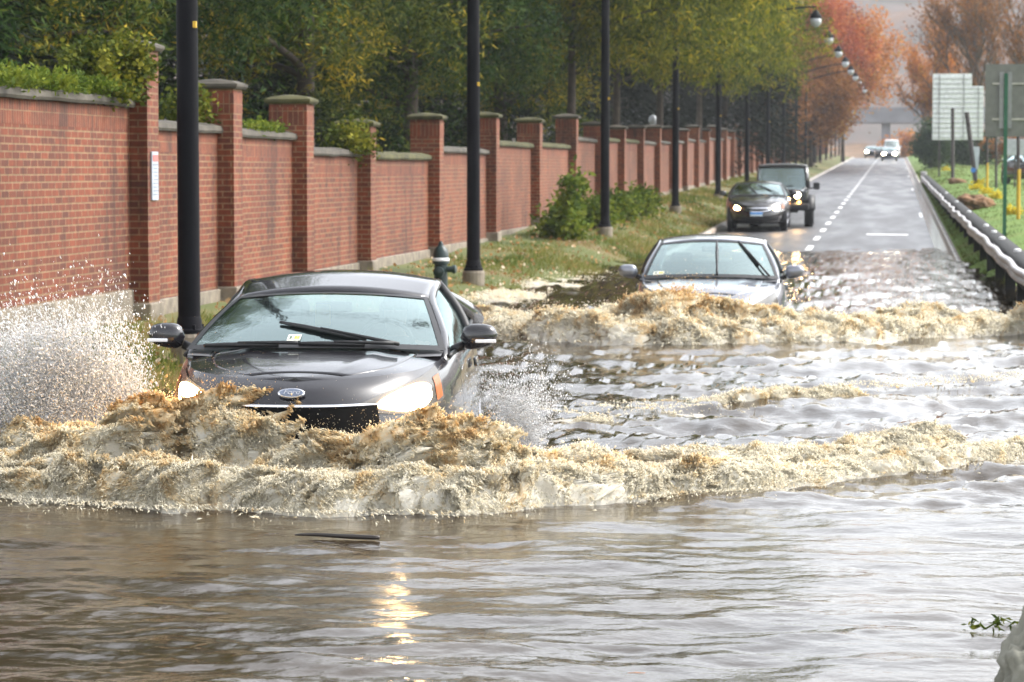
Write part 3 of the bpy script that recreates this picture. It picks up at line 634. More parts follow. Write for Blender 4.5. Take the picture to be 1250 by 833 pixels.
    fr = MB(); k1 = np.linspace(-1, 1, 25)
    for (v0, v1) in ((-.02, .055), (.955, 1.01)):
        G = wind(*np.meshgrid(k1, np.array([v0, v1]), indexing='ij')); G[..., 2] += .004; G[..., 1] -= .003; fr.grid(G)
    for s_ in (-1, 1):
        G = wind(*np.meshgrid(s_ * np.array([.955, 1.0]), np.linspace(0, 1, 10), indexing='ij')); G[..., 2] += .004; G[..., 1] -= .003; fr.grid(G)
    fr.build('seal', 'trim', ws, smooth=True)
    # roof
    rows = np.linspace(0, 1, 14); G = []
    for r in rows:
        y = yt + (yr - yt) * r; fro = (1 - r) ** 3; bk = r ** 3
        yy = y - .16 * (1 - U ** 2) * fro + .10 * (1 - U ** 2) * bk
        zc = np.interp(r, [0, .12, .3, .55, .8, 1], [zt_, zt_ + .4 * (zrf - .045 - zt_), zrf - .05, zrf - .045, zrf - .075, p['ctopz']])
        xw = xt * np.interp(r, [0, .4, 1], [1, 1.02, .96])
        G.append(np.stack([xw * U, yy, zc - .012 + .064 * (1 - np.abs(U) ** 2.1)], -1))
    roofG = np.array(G); mgrid('roof', roofG, p['paint'], root, True, thick=.012)
    # rear window
    bz = float(zsh(np.array(yc)))
    G = []
    for v in np.linspace(0, 1, 6):
        xB = p['basew'] * .92 * U; G.append(np.stack([roofG[-1, :, 0] * (1 - v) + xB * v, roofG[-1, :, 1] * (1 - v) + (yc + .14 * (1 - U ** 2)) * v, roofG[-1, :, 2] * (1 - v) + (bz + .03) * v], -1))
    mgrid('rear_window', np.array(G), p.get('glass', 'glass'), root, True)
    # side glass and pillars
    for sd in (1, -1):
        m = 24; bt = np.linspace(0, 1, m)
        yB = yb + .03 + (yc - yb) * bt; xB = np.interp(yB, [yb, yb + .4, (yb + yc) / 2, yc], [xb + .01, b - .075, b - .07, p['basew'] * .95]); zB = zsh(yB) + .008
        yT = yt + .02 + (yr - yt) * bt; xT = xt * np.interp(bt, [0, .4, 1], [1.0, 1.02, .96]); zT = np.interp(bt, rows, roofG[:, 0, 2]) - .022
        v = np.linspace(0, 1, 7)[None]
        G = np.stack([sd * ((xB[:, None] * (1 - v) + xT[:, None] * v) + .03 * np.sin(v * pi)), yB[:, None] * (1 - v) + yT[:, None] * v, zB[:, None] * (1 - v) + zT[:, None] * v], -1)
        sw = mgrid('side_window', G, 'darkglass', root, True)
        pth = np.concatenate([G[0, ::2], G[2:-1:2, -1], G[-1, ::-2]]) ; pth = pth[:-1] if np.allclose(pth[-1], pth[-2]) else pth
        pth = np.concatenate([[G[0, 0] + (G[0, 0] - G[0, 2]) * .55 + np.array([-sd * .06, .02, -.05])], pth])
        for _ in range(2): pth[1:-1] = .25 * pth[:-2] + .5 * pth[1:-1] + .25 * pth[2:]
        pf = MB().tube(pth, np.concatenate([[.03], np.linspace(.040, .036, 4), np.full(len(pth) - 9, .036), np.linspace(.05, .10, 4)]), 9)
        pf.build('roof_pillar', p['paint'], root, smooth=True)
        mid = int(m * .47); MB().tube(G[mid] + np.array([sd * .004, 0, 0]), .034, 8).build('middle_pillar', 'trim', root, smooth=True)
        MB().tube(G[:, 0] + np.array([sd * .006, 0, -.005]), .014, 6).build('belt_trim', 'trim', root, smooth=True)
        if p.get('mirrors', 1):
            mc = np.array([sd * (b + .075), yb + .34, float(zsh(np.array(yb + .3))) + .10])
            mb = MB(); tt = np.linspace(0, 1, 9); an = np.linspace(0, 2 * pi, 19)[:-1]
            for q in range(1):
                ring = []
                for k, t in enumerate(np.linspace(-1, 1, 11)):
                    w = (1 - abs(t) ** 3.0) ** .5; hh = .078 * w * (1 - .16 * t); dd = .075 * w
                    ring.append(np.stack([mc[0] + sd * t * .118 + 0 * an, mc[1] - .03 + dd * spow(np.cos(an), .8), mc[2] + hh * spow(np.sin(an), .75) + .01 * t], -1))
                mb.grid(np.array(ring)); 
                # close the seam
                Gm = np.array(ring); mb.grid(np.stack([Gm[:, -1], Gm[:, 0]], 1))
            mo = mb.build('mirror', p['paint'], root, smooth=True)
            MB().tube([mc + np.array([-sd * .10, 0, -.06]), mc + np.array([-sd * .16, .0, -.085]), mc + np.array([-sd * .24, .02, -.10])], [.03, .028, .03], 8).build('stalk', 'trim', mo, smooth=True)
            if p.get('mirror_strip'):
                MB().box(mc + np.array([sd * .045, -.100, -.028]), (.13, .02, .022)).build('turn_strip', 'alu', mo, bevel=.006)
            # door seams and handle
        for ys in ([yb + .26, yb + (yc - yb) * .49] if hi_det else []):
            s_ = np.interp(ys, pyy, dl) if False else float(dl[np.argmin(np.abs(pyy - ys) + (px < b * .5) * 9)])
            G2 = shell(np.array([[s_ - .0007] * 10, [s_ + .0007] * 10]), np.array([np.linspace(.1, .97, 10)] * 2), sd, .002); mgrid('door_seam', G2, 'trim', root, True)
        ys = yb + (yc - yb) * .42; s_ = float(dl[np.argmin(np.abs(pyy - ys) + (px < b * .5) * 9)])
        G2 = shell(np.array([np.linspace(s_ - .016, s_ + .016, 6)] * 4).T, np.array([[.79, .81, .83, .85]] * 6), sd, .022); mgrid('door_handle', G2, p['paint'], root, True, thick=.02)
        # headlights
        H_ = p['head']
        ss = np.linspace(H_['s0'], H_['s1'], 26); r_ = np.linspace(0, 1, 26)
        v0 = np.interp(r_, np.linspace(0, 1, len(H_['vlo'])), H_['vlo']); v1 = np.interp(r_, np.linspace(0, 1, len(H_['vhi'])), H_['vhi'])
        w = np.linspace(0, 1, 9)[None]; G2 = shell(np.repeat(ss[:, None], 9, 1), v0[:, None] * (1 - w) + v1[:, None] * w, sd, .010)
        hl = mgrid('headlight', G2, 'lens', root, True)
        lit = H_['lit']; i0, i1 = int(26 * lit[0]), int(26 * lit[1])
        ii = np.arange(i0, i1); cen = (i0 + i1 - 1) / 2; hlf = (i1 - i0) / 2
        Gl = []
        for i in ii:
            q = math.sqrt(max(0.02, 1 - ((i - cen) / hlf) ** 2)) * lit[2]; ww = .5 + (np.linspace(0, 1, 7) - .5) * q
            Gl.append(shell(np.full(7, ss[i]), v0[i] * (1 - ww) + v1[i] * ww, sd, .015))
        if p.get('lights_on', True): mgrid('bulb', np.array(Gl), p.get('lamp', 'lampwarm'), hl, True)
        if H_.get('amber'):
            j0 = int(26 * H_['amber']); w = np.linspace(.12, .8, 5)[None]
            Ga = shell(np.repeat(ss[j0:25, None], 5, 1), v0[j0:25, None] * (1 - w) + v1[j0:25, None] * w, sd, .014); mgrid('indicator', Ga, 'amber', hl, True)
        # fog / wheels
        for yw in (-p['wb'] / 2 + p.get('wo', 0), p['wb'] / 2 + p.get('wo', 0)):
            r0 = p['wr']; xe = float(plan(float(dl[np.argmin(np.abs(pyy - yw) + (px < b * .5) * 9)]))[0]) - .03
            MB().lathe([(r0 + .075, xe - .10), (r0 + .075, xe + .003), (r0 + .01, xe + .003)][::1], 28, (0, yw, r0), 'x').build('wheel_arch', 'trim', root) if sd == 1 else MB().lathe([(r0 + .075, -xe + .10), (r0 + .075, -xe - .003), (r0 + .01, -xe - .003)], 28, (0, yw, r0), 'x').build('wheel_arch', 'trim', root)
            wh = thing('wheel', None, None, (sd * (xe - .085), yw, r0)); wh.parent = root
            autosmooth(MB().lathe([(r0 * .66, -.1), (r0 * .96, -.1), (r0, -.07), (r0, .07), (r0 * .96, .1), (r0 * .66, .1)], 26, axis='x').build('tyre', 'tyre', wh))
            rb = MB().lathe([(r0 * .66, -.09), (r0 * .64, sd * .09), (r0 * .58, sd * .075), (.05, sd * .07)], 20, axis='x')
            for k in range(5): rb.tube([(sd * .092, 0, 0), (sd * .10, r0 * .62 * cos(k * 1.2566), r0 * .62 * sin(k * 1.2566))], [.04, .025], 6)
            rb.build('rim', 'rim', wh)
    # front: grille, bumper intake, plate
    def fpatch(nm, x0, x1, v0, v1, mat, off=.008, par=None, v0e=None, v1e=None, nx_=21):
        xs_ = np.linspace(x0, x1, nx_); so = np.interp(np.abs(xs_), px[:600], dl[:600]); e = np.abs(np.linspace(-1, 1, nx_)) ** 2
        lo_ = v0 + ((v0e if v0e is not None else v0) - v0) * e; hi_ = v1 + ((v1e if v1e is not None else v1) - v1) * e
        w = np.linspace(0, 1, 7)
        G = np.stack([np.stack([shell(np.array(so[i]), np.array(lo_[i] * (1 - q) + hi_[i] * q), 1 if xs_[i] >= 0 else -1, off) for q in w]) for i in range(nx_)])
        return mgrid(nm, G, mat, par or root, True)
    for f in p['fascia']: 
        par = None
        o = fpatch(*f[:6], off=f[6], v0e=f[7], v1e=f[8])
    # interior
    it = MB(); fl = lo + .12
    it.box((0, (yb + yc) / 2, fl), (Wc - .3, yc - yb + .2, .04)); ino = it.build('cabin_floor', 'trim', root)
    dg = []
    for v, (dy, dz) in enumerate(((-.12, -.03), (.18, .0), (.34, -.02), (.38, -.14), (.36, -.4))):
        dg.append(np.stack([(xb - .02) * U, yb + dy - .2 * (1 - U ** 2) * (1 - v / 4), zb + dz + .02 * np.exp(-((U - .5) / .25) ** 2) * (v in (1, 2))], -1))
    mgrid('dashboard', np.array(dg), 'dash', root, True)
    for sx in (-.37, .37):
        sb = MB(); y0 = yb + 1.02
        sb.box((sx, y0, fl + .10), (.50, .52, .16)); c_, s2 = cos(.32), sin(.32)
        sb.box((sx, y0 + .34, fl + .44), (.48, .14, .66), [[1, 0, 0], [0, c_, s2], [0, -s2, c_]]); sb.build('seat', 'seat', root, bevel=.05)
        MB().box((sx, y0 + .50, fl + .84), (.27, .10, .17)).build('headrest', 'seat', root, bevel=.045)
    MB().box((0, yb + 1.95, fl + .5), (1.25, .16, .62)).build('rear_seat', 'seat', root, bevel=.06)
    an = np.linspace(0, 2 * pi, 25); st = np.stack([.37 + .18 * np.cos(an), yb + .56 + .07 * np.sin(an), zb - .02 + .165 * np.sin(an)], -1)
    so_ = MB().tube(st, .016, 7); so_.tube([(.20, yb + .56, zb - .02), (.54, yb + .56, zb - .02)], .02, 6); so_.build('steering_wheel', 'trim', root, smooth=True)
    MB().box((0, yt + .05, zt_ - .06), (.24, .03, .07)).build('rear_view_mirror', 'trim', root, bevel=.015)
    # wipers on the glass
    def gl(u, v, lift=.02): 
        q = wind(np.array(u), np.array(v)); return q + np.array([0, -.45, .9]) * lift
    for (u0, v0, u1, v1, ub) in p['wipers']:
        q = np.linspace(0, 1, 9); w = MB().tube([gl(u0 + (u1 - u0) * t, v0 + (v1 - v0) * t, .03) for t in q[:6]], [.014, .013, .012, .010, .009, .008], 6)
        wo = w.build('wiper', 'trim', root, smooth=True)
        MB().tube([gl(u0 + (u1 - u0) * t, v0 + (v1 - v0) * t, .014) for t in np.linspace(ub, 1, 7)], [.010, .016, .017, .017, .017, .014, .010], 6).build('wiper_blade', 'trim', wo, smooth=True)
    root['_'] = 0; del root['_']
    return root, dict(shell=shell, wind=wind, gl=gl, fpatch=fpatch, zsh=zsh, a=a, b=b, yb=yb, zb=zb, fl=fl)

YAW1 = R(5.0)
hatch = dict(L=4.36, W=1.82, lo=.2, zsh=[(-2.2, .885), (-2.0, .90), (-1.5, .925), (-.95, .965), (0, .985), (1.3, 1.04), (2.2, 1.02)], cowl=-1.0, deck=1.72, paint='paint_black',
    abase=-.98, atop=-.10, ctop=1.22, cbase=1.82, roofw=.615, basew=.80, atopz=1.28, roofz=1.425, ctopz=1.28, wb=2.65, wr=.315, wo=-.02, nose=2.5, mirror_strip=True,
    front=[.18, .06, .0, .0, .02, .05, .11, .20],
    head=dict(s0=.078, s1=.245, vlo=[.74, .70, .67, .68, .73], vhi=[.80, .87, .92, .96, .985], lit=(.18, .78, .80), amber=.84),
    fascia=[('grille', -.50, .50, .30, .79, 'grille', .012, .56, .785), ('chrome_strip', -.54, .54, .797, .807, 'chrome', .018, .79, .798), ('lower_intake', -.42, .42, .06, .22, 'trim', .01, .08, .2)],
    wipers=[(.66, .0, -.32, .36, .25), (-.1, .0, -.86, .02, .2), (.62, .01, -.1, .025, .3)])
c1Y = 17.25; c1 = P(392, 432, Y=16.05); c1X = c1[0] - 1.2 * sin(YAW1) - .06
car1, K1 = sedan('car', 'black hatchback in front ploughing through brown floodwater with headlights on', 'car', (c1X, c1Y, float(zr(17)) ), YAW1, hatch)
def badge(car, K):
    q = K['fpatch']; sh = K['shell']
    c = sh(np.array(0.0), np.array(.93), 1, .02); c2 = sh(np.array(0.0), np.array(.87), 1, .02)
    bm = MB(); an = np.linspace(0, 2 * pi, 29)[:-1]
    tlt = math.atan2(c[1] - c2[1], c[2] - c2[2]); cc = c * .5 + c2 * .5 + np.array([0, -.012, .0])
    b = thing('emblem', None, None, tuple(cc)); b.parent = car; b.rotation_euler = (pi / 2 - tlt * .9, 0, 0)
    MB().lathe([(1, -.01), (1, .004), (.9, .008)], 28).build('oval', 'chrome', b, smooth=False).scale = (.078, .031, 1)
    MB().lathe([(1, -.0), (1, .0105), (.95, .0112)], 28).build('field', plain('emblem_blue', (.16, .19, .26), .25), b).scale = (.068, .0235, 1)
    cu = bpy.data.curves.new('lettering', 'FONT'); cu.body = 'Ford'; cu.size = .040; cu.shear = .35; cu.align_x = 'CENTER'; cu.align_y = 'CENTER'; cu.extrude = .001
    to = bpy.data.objects.new('tmp', cu); COL.objects.link(to); dg = bpy.context.evaluated_depsgraph_get(); me = bpy.data.meshes.new_from_object(to.evaluated_get(dg))
    bpy.data.objects.remove(to); lo_ = bpy.data.objects.new('lettering', me); COL.objects.link(lo_); me.materials.clear(); me.materials.append(M['chrome']); lo_.parent = b; lo_.location = (0, 0, .0135); lo_.scale = (1.25, 1, 1)
badge(car1, K1)
# inspection sticker low on the windscreen, a yellow tag on the mirror
def sticker(K, par, u0, u1, v0, v1, name='sticker'):
    G = np.stack([[K['gl'](u, v, .006) for v in np.linspace(v0, v1, 3)] for u in np.linspace(u0, u1, 4)])
    o = mgrid(name, G, plain('sticker_white', (.70, .72, .62), .5), par, False)
    um, d = (u0 + u1) / 2, (u1 - u0)
    for k, c in ((-.25, (.10, .14, .10)), (.12, (.55, .50, .08)), (.33, (.5, .45, .1))):
        G = np.stack([[K['gl'](um + k * d + w * d * .09, v0 + (v1 - v0) * q, .009) for q in (.25, .75)] for w in (-1, 1)]); mgrid('sticker_mark', G, plain('mark', c, .5), o, False)
sticker(K1, car1, -.205, -.10, .085, .175)
MB().box((-.05, K1['yb'] + .75, K1['zb'] + .17), (.10, .02, .14)).build('hanging_tag', 'yellow', car1, bevel=.01)

silver = dict(hatch); silver.update(L=4.6, W=1.80, paint='paint_silver', zsh=[(-2.35, .78), (-2.1, .83), (-1.5, .89), (-.95, .95), (0, .98), (1.3, 1.0), (2.35, .98)], wb=2.7, mirror_strip=False,
    deck=1.62, ctop=1.02, cbase=1.70, roofw=.615, basew=.79, atopz=1.36, roofz=1.455, ctopz=1.32, front=[.18, .06, 0, 0, .03, .07, .13, .22],
    head=dict(s0=.09, s1=.22, vlo=[.74, .72, .72, .74], vhi=[.80, .88, .93, .95], lit=(.2, .6, .7)), lights_on=False,
    wipers=[(.10, .0, .10, .95, .3), (.86, .0, .52, .98, .3)])
YAW2 = R(3.0); c2 = P(867, 338, Y=31.2); car2, K2 = sedan('car', 'silver sedan half hidden behind its own brown bow wave', 'car', (c2[0] - 1.2 * sin(YAW2), 32.4, float(zr(31)) + .02), YAW2, silver)
sticker(K2, car2, -.86, -.70, .06, .14)
lu = dict(hatch); lu.update(L=4.85, W=1.84, paint='paint_dark', zsh=[(-2.45, .74), (-2.2, .79), (-1.5, .87), (-.95, .93), (0, .96), (1.3, .98), (2.45, .96)], wb=2.78, mirror_strip=False, deck=1.65, ctop=1.0, cbase=1.72, roofw=.61, basew=.79, atopz=1.28, roofz=1.38, ctopz=1.25,
    head=dict(s0=.085, s1=.19, vlo=[.66, .64, .64, .68], vhi=[.80, .86, .89, .90], lit=(.05, .5, .85), amber=.72),
    fascia=[('grille', -.42, .42, .60, .83, 'chrome', .012, .70, .80), ('grille_mesh', -.34, .34, .64, .77, 'trim', .02, .70, .755), ('chrome_strip', -.8, -.45, .60, .615, 'chrome', .012, .60, .615), ('chrome_strip', .45, .8, .60, .615, 'chrome', .012, .60, .615), ('lower_intake', -.6, .6, .14, .36, 'trim', .012, .18, .34), ('number_plate', -.165, .165, .40, .60, 'plate', .022, .40, .60)],
    wipers=[(.0, .0, -.42, .72, .2), (.74, .05, -.02, .78, .3)])
def platemat():
    m, nt, b = newmat('number_plate'); tc = nd(nt, 'ShaderNodeTexCoord'); sx = nd(nt, 'ShaderNodeSeparateXYZ'); lk(nt, tc.outputs['Generated'], sx.inputs[0])
    r = ramp(nt, sx.outputs['Z'], [(0, (.75, .8, .82)), (.35, (.55, .68, .78)), (.6, (.05, .25, .62)), (1, (.03, .22, .6))]); lk(nt, r.outputs[0], b.inputs['Base Color']); return m
M['plate'] = platemat()
c3Y = 77.0; c3 = P(924, 287, Y=74.6)
car3, K3 = sedan('car', 'black sedan with a chrome grille and blue number plate waiting beyond the flood', 'car', (c3[0] - .08, c3Y, float(zr(75.5)) + .02), R(1.5), lu)

# off-roader behind it
def jeep(label, loc, rz):
    t = thing('off_road_car', label, 'car', loc, rz); b = .87
    m = MB(); m.box((0, .15, .80), (1.52, 3.3, .50)); m.box((0, .55, 1.02), (1.56, 2.5, .16)); m.build('body', 'paint_dark', t, bevel=.05)
    hx = np.linspace(-1, 1, 13); G = np.stack([np.stack([(.60 + .10 * k / 5) * hx, np.full(13, -1.66 + .19 * k), 1.03 + .015 * k + .05 * (1 - np.abs(hx) ** 3)], -1) for k in range(6)]); mgrid('hood', G, 'paint_dark', t, True, thick=.02)
    g = MB().box((0, -1.60, .86), (1.20, .10, .40)).build('grille', 'paint_dark', t, bevel=.03)
    for k in range(7): MB().box((-.27 + .09 * k, -1.655, .88), (.042, .02, .26)).build('grille_slot', 'trim', g, bevel=.008)
    for sd in (1, -1):
        hl = MB().lathe([(.105, -1.63), (.11, -1.67), (.09, -1.68)][::-1], 18, (sd * .47, 0, .92), 'y').build('headlight', 'chrome', t)
        MB().lathe([(.09, -1.668), (.085, -1.69), (.05, -1.70)][::-1], 18, (sd * .47, 0, .92), 'y').build('bulb', 'lampwarm', hl)
        ind = MB().lathe([(.052, -1.655), (.05, -1.68), (.02, -1.69)][::-1], 14, (sd * .52, 0, .715), 'y').build('indicator', 'lampamber', t)
        for yw in (-1.12, 1.30):
            an = np.linspace(R(5), R(175), 14); 
            G = np.stack([np.stack([np.full(14, sd * x), yw - .50 * np.cos(an) * (1 if q < 2 else .94), .42 + .50 * np.sin(an) * .98 * (1 if q < 2 else .92)], -1) for q, x in enumerate((.70, .93, .93))]); mgrid('fender_flare', G, 'trim', t, True, thick=.03)
            wh = thing('wheel', None, None, (sd * .79, yw, .40)); wh.parent = t
            autosmooth(MB().lathe([(.24, -.12), (.39, -.12), (.405, -.08), (.405, .08), (.39, .12), (.24, .12)], 24, axis='x').build('tyre', 'tyre', wh))
            MB().lathe([(.24, -.1), (.23, sd * .1), (.06, sd * .08)], 16, axis='x').build('rim', 'rim', wh)
        # pillars and side glass
        P0 = np.array([(sd * .73, -.42, 1.10), (sd * .70, -.28, 1.50), (sd * .66, -.18, 1.74)]); MB().tube(P0, .045, 7).build('roof_pillar', 'paint_dark', t, smooth=True)
        G = np.stack([np.stack([np.array([sd * .745, -.36 + 2.1 * k / 6, 1.10]), np.array([sd * .67, -.14 + 1.88 * k / 6, 1.72])]) for k in range(7)]); mgrid('side_window', G, 'darkglass', t, False)
        for yy in (.62, 1.72): MB().tube([(sd * .748, yy, 1.1), (sd * .675, yy, 1.74)], .05, 7).build('middle_pillar', 'paint_dark', t, smooth=True)
        mm = MB().box((sd * 1.0, -.30, 1.18), (.19, .10, .21)).build('mirror', 'trim', t, bevel=.035); MB().tube([(sd * .90, -.3, 1.12), (sd * .74, -.28, 1.10)], .025, 6).build('stalk', 'trim', mm)
    G = np.stack([np.stack([.70 * hx * (1 - .10 * v), np.full(13, -.44 + .28 * v), np.full(13, 1.11 + .61 * v)], -1) for v in np.linspace(0, 1, 4)]); ws = mgrid('windshield', G, 'glass', t, True)
    fr = MB(); fr.tube(G[0] + np.array([0, -.01, 0]), .035, 6); fr.tube(G[-1] + np.array([0, -.01, 0.01]), .035, 6); fr.build('windshield_frame', 'paint_dark', ws, smooth=True)
    G = np.stack([np.stack([.70 * hx, np.full(13, -.22 + .40 * k), 1.765 + .04 * (1 - hx ** 2) + .012 * sin(k)], -1) for k in range(6)]); mgrid('roof', G, plain('grey_roof', (.20, .20, .205), .35), t, True, thick=.05)
    bp = MB().box((0, -1.86, .58), (1.62, .20, .20)).build('bumper', 'trim', t, bevel=.05)
    MB().box((0, -1.70, .48), (1.0, .12, .12)).build('skid_bar', 'trim', bp, bevel=.03)
    for sx in (-.36, .36):
        MB().box((sx, .55, 1.10), (.46, .15, .75)).build('seat', 'seat', t, bevel=.05)
    MB().box((0, 1.74, 1.40), (1.36, .05, .70)).build('rear_window', 'trim', t, bevel=.02)
    MB().box((0, -.2, 1.06), (1.36, .4, .12)).build('dashboard', 'dash', t, bevel=.03)
    MB().tube([(-.1, -.45, 1.13), (.3, -.42, 1.20)], .012, 5).build('wiper', 'trim', t)
    return t
jy = 80.0; jp = P(961, 278, Y=jy - 1.8)
jeep('black boxy off roader with grey roof behind the black sedan', (jp[0] - .22, jy, float(zr(jy - 1)) + .02), R(1.0))
# traffic at the crest
fz = dict(hatch); fz.update(detail=0, lamp='lampfar', fascia=hatch['fascia'][:1], head=dict(s0=.07, s1=.2, vlo=[.55, .55], vhi=[.95, .95], lit=(0, .95, 1)))
for px_, Y_, pt, lab, on in ((1064, 318, 'paint_silver', 'distant car with glaring headlights leftmost on the crest of the road', True), (1077, 304, 'paint_dark', 'distant dark car in the middle of the road crest', False), (1085.5, 283, 'paint_silver', 'distant pale car with headlights on, lowest on the road crest', True)):
    q = dict(fz); q['paint'] = pt; q['lights_on'] = on
    sedan('car', lab, 'car', (spot(px_, Y_), Y_, float(roadz(spot(px_, Y_), Y_)) + .01), 0, q, 'distant traffic on the road crest')
q = dict(fz); q.update(paint='white', lights_on=False, W=1.95, L=5.2, atopz=1.98, roofz=2.15, ctopz=1.95, roofw=.72, basew=.82, zsh=[(-2.6, 1.0), (-1, 1.2), (2.6, 1.3)], ctop=2.2, cbase=2.4, deck=2.35)
sedan('van', 'distant white van behind the other cars on the road crest', 'van', (spot(1088, 316), 316, float(roadz(spot(1088, 316), 316)) + .01), 0, q)
q = dict(lu); q.update(lights_on=False, detail=0)
sedan('parked_car', 'dark parked car at the right edge behind the sign posts', 'car', (P(1264, 215, Y=118)[0], 118, gz(P(1264, 215, Y=118)[0], 118)), R(20), q)

# driver of the front car
def person(car, K, label):
    bx, by, bz = .37, K['yb'] + 1.16, K['fl'] + .17
    J = {'pelvis': (0, 0, 0), 'waist': (0, .06, .18), 'chest': (0, .12, .38), 'neck': (0, .13, .52), 'head0': (0, .10, .60), 'head1': (0, .085, .70), 'head2': (0, .09, .79)}
    pts = list(J.values()); rad = [.16, .15, .17, .06, .075, .088, .06]; ed = [(i, i + 1) for i in range(6)]
    for s in (1, -1):
        k = len(pts); pts += [(s * .19, .12, .45), (s * .25, -.10, .24), (s * .17, -.38, .32), (s * .155, -.44, .36)]; rad += [.075, .052, .038, .034]; ed += [(2, k), (k, k + 1), (k + 1, k + 2), (k + 2, k + 3)]
        k2 = len(pts); pts += [(s * .11, -.02, -.01), (s * .13, -.42, .05), (s * .12, -.62, -.2)]; rad += [.10, .075, .05]; ed += [(0, k2), (k2, k2 + 1), (k2 + 1, k2 + 2)]
        for f in range(4):
            k3 = len(pts); x = s * (.145 + .012 * f); pts += [(x, -.475, .385 - .016 * f), (x - s * .006, -.50, .372 - .016 * f), (x - s * .01, -.49, .352 - .016 * f)]; rad += [.0095, .009, .008]; ed += [(k + 3, k3), (k3, k3 + 1), (k3 + 1, k3 + 2)]
        k3 = len(pts); pts += [(s * .135, -.44, .385), (s * .125, -.46, .40)]; rad += [.011, .009]; ed += [(k + 3, k3), (k3, k3 + 1)]
    me = bpy.data.meshes.new('person'); me.from_pydata(pts, ed, []); o = bpy.data.objects.new('person', me); COL.objects.link(o)
    o.modifiers.new('skin', 'SKIN'); sk = me.skin_vertices[0].data
    for v, r in zip(sk, rad): v.radius = (r, r)
    sk[0].use_root = True; sb = o.modifiers.new('sub', 'SUBSURF'); sb.levels = sb.render_levels = 2
    me.materials.append(M['skin'])
    o.matrix_world = Matrix.Translation(car.location) @ Matrix.Rotation(car.rotation_euler.z, 4, 'Z') @ Matrix.Translation((bx, by, bz))
    tag(o, label, 'person')
    MB().lathe([(.165, .02), (.165, .18), (.185, .36), (.17, .45), (.09, .51), (.07, .52)], 18, (0, .09, 0)).build('shirt', 'cloth', o, smooth=True)
    h = MB(); 
    V = []; 
    for th in np.linspace(0, pi * .55, 8): 
        for ph in np.linspace(0, 2 * pi, 17)[:-1]: V.append((.092 * sin(th) * cos(ph), .105 + .105 * sin(th) * sin(ph), .715 + .105 * cos(th)))
    h.add(V, [(i * 16 + j, i * 16 + (j + 1) % 16, (i + 1) * 16 + (j + 1) % 16, (i + 1) * 16 + j) for i in range(7) for j in range(16)]).build('hair', 'hair', o, smooth=True)
    MB().lathe([(.004, -.018), (.012, -.006), (.008, .012), (.003, .02)], 8, (0, -.01, .69)).build('nose', 'skin', o, smooth=True)
person(car1, K1, 'driver in a dark shirt sitting at the wheel of the front black car')

# ------------------------------------------------------------------ right-hand verge: guardrail, signs, posts, rocks
yy = np.arange(30, 147, .5); rxl = np.interp(yy, [30, 40, 58, 90, 146], [1.70, 1.66, 1.60, 1.52, 1.42])
rz_ = np.interp(yy, [30, 42, 56, 80, 146], [.42, .48, .60, .80, 1.42]); wv = .012 * np.sin(yy * 1.3) + .02 * vnoise(np.stack([yy * .35, yy * 0, yy * 0], -1))
gr_ = thing('guardrail', 'pale battered roadside guardrail with a dark backing board and white studs', 'guardrail', (1.6, 56, gz(1.6, 56)))
O = np.array([1.6, 56, gz(1.6, 56)])
prof = [(0, -.16), (-.05, -.13), (-.085, -.08), (-.05, -.03), (-.03, 0), (-.05, .03), (-.085, .08), (-.05, .13), (0, .16)]
G = np.stack([np.stack([rxl + wv + a_, yy, rz_ - .02 + wv * .6 + b_ * .62], -1) for a_, b_ in prof]); mgrid('rail', G - O, 'galv', gr_, True, thick=.006)
G = np.stack([np.stack([rxl + a_, yy, rz_ + b_], -1) for a_, b_ in ((.03, -.2), (.03, .06), (.06, .12), (.29, .14), (.33, .11), (.33, -.3))]); mgrid('backing_board', G - O, 'timber', gr_, False)
for y in np.arange(31, 146, 3.8):
    i = np.argmin(np.abs(yy - y)); MB().box(np.array([rxl[i] + .12, y, rz_[i] - .35]) - O, (.16, .2, .9)).build('post', 'timber', gr_)
for y in (37.5, 41.5, 47, 50.5, 54.5, 66, 78, 92):
    i = np.argmin(np.abs(yy - y)); MB().lathe([(.055, 0), (.055, .035), (.03, .05)], 12, np.array([rxl[i] + .18, y, rz_[i] + .13]) - O).build('stud', 'white', gr_)
e = MB(); e.box(np.array([1.40 + .1, 146.3, rz_[-1] - .05]) - O, (.34, .3, .75)); e.build('end_terminal', 'galv', gr_, bevel=.08)

def signboard(name, label, px0, px1, py0, py1, Y, mat, notch=None):
    a_ = P(px0, py1, Y=Y); b_ = P(px1, py0, Y=Y); w, h = b_[0] - a_[0], b_[2] - a_[2]
    return a_, b_, w, h
# large ribbed white sign, seen from behind
a_, b_, w, h = signboard('', '', 1138, 1201, 90, 171, 150, 'alu'); g0 = gz(a_[0] + w * .4, 150)
t = thing('road_sign', 'large white ribbed back of a road sign with a stepped top corner', 'sign', (a_[0], 150, g0))
zb0 = a_[2] - g0
pl = [(0, 0), (w, 0), (w, h * .81), (w * .77, h * .81), (w * .77, h), (0, h)]
V = [(x, -.02, z + zb0) for x, z in pl] + [(x, .02, z + zb0) for x, z in pl]
MB().add(V, [(0, 1, 2, 3, 4, 5), (11, 10, 9, 8, 7, 6)] + [(i, i + 6, (i + 1) % 6 + 6, (i + 1) % 6) for i in range(6)]).build('panel', 'alu', t)
for k in range(13):
    z = zb0 + h * (k + .5) / 13.5; ww = w if z < zb0 + h * .80 else w * .77
    MB().box((ww / 2, -.05, z), (ww - .02, .05, .018)).build('rib', 'grey', t)
for fx in (.13, .61, .90): MB().box((w * fx, -.075, zb0 + h * (.5 if fx < .7 else .4)), (.05, .03, h * (.98 if fx < .7 else .78))).build('stiffener', 'grey', t)
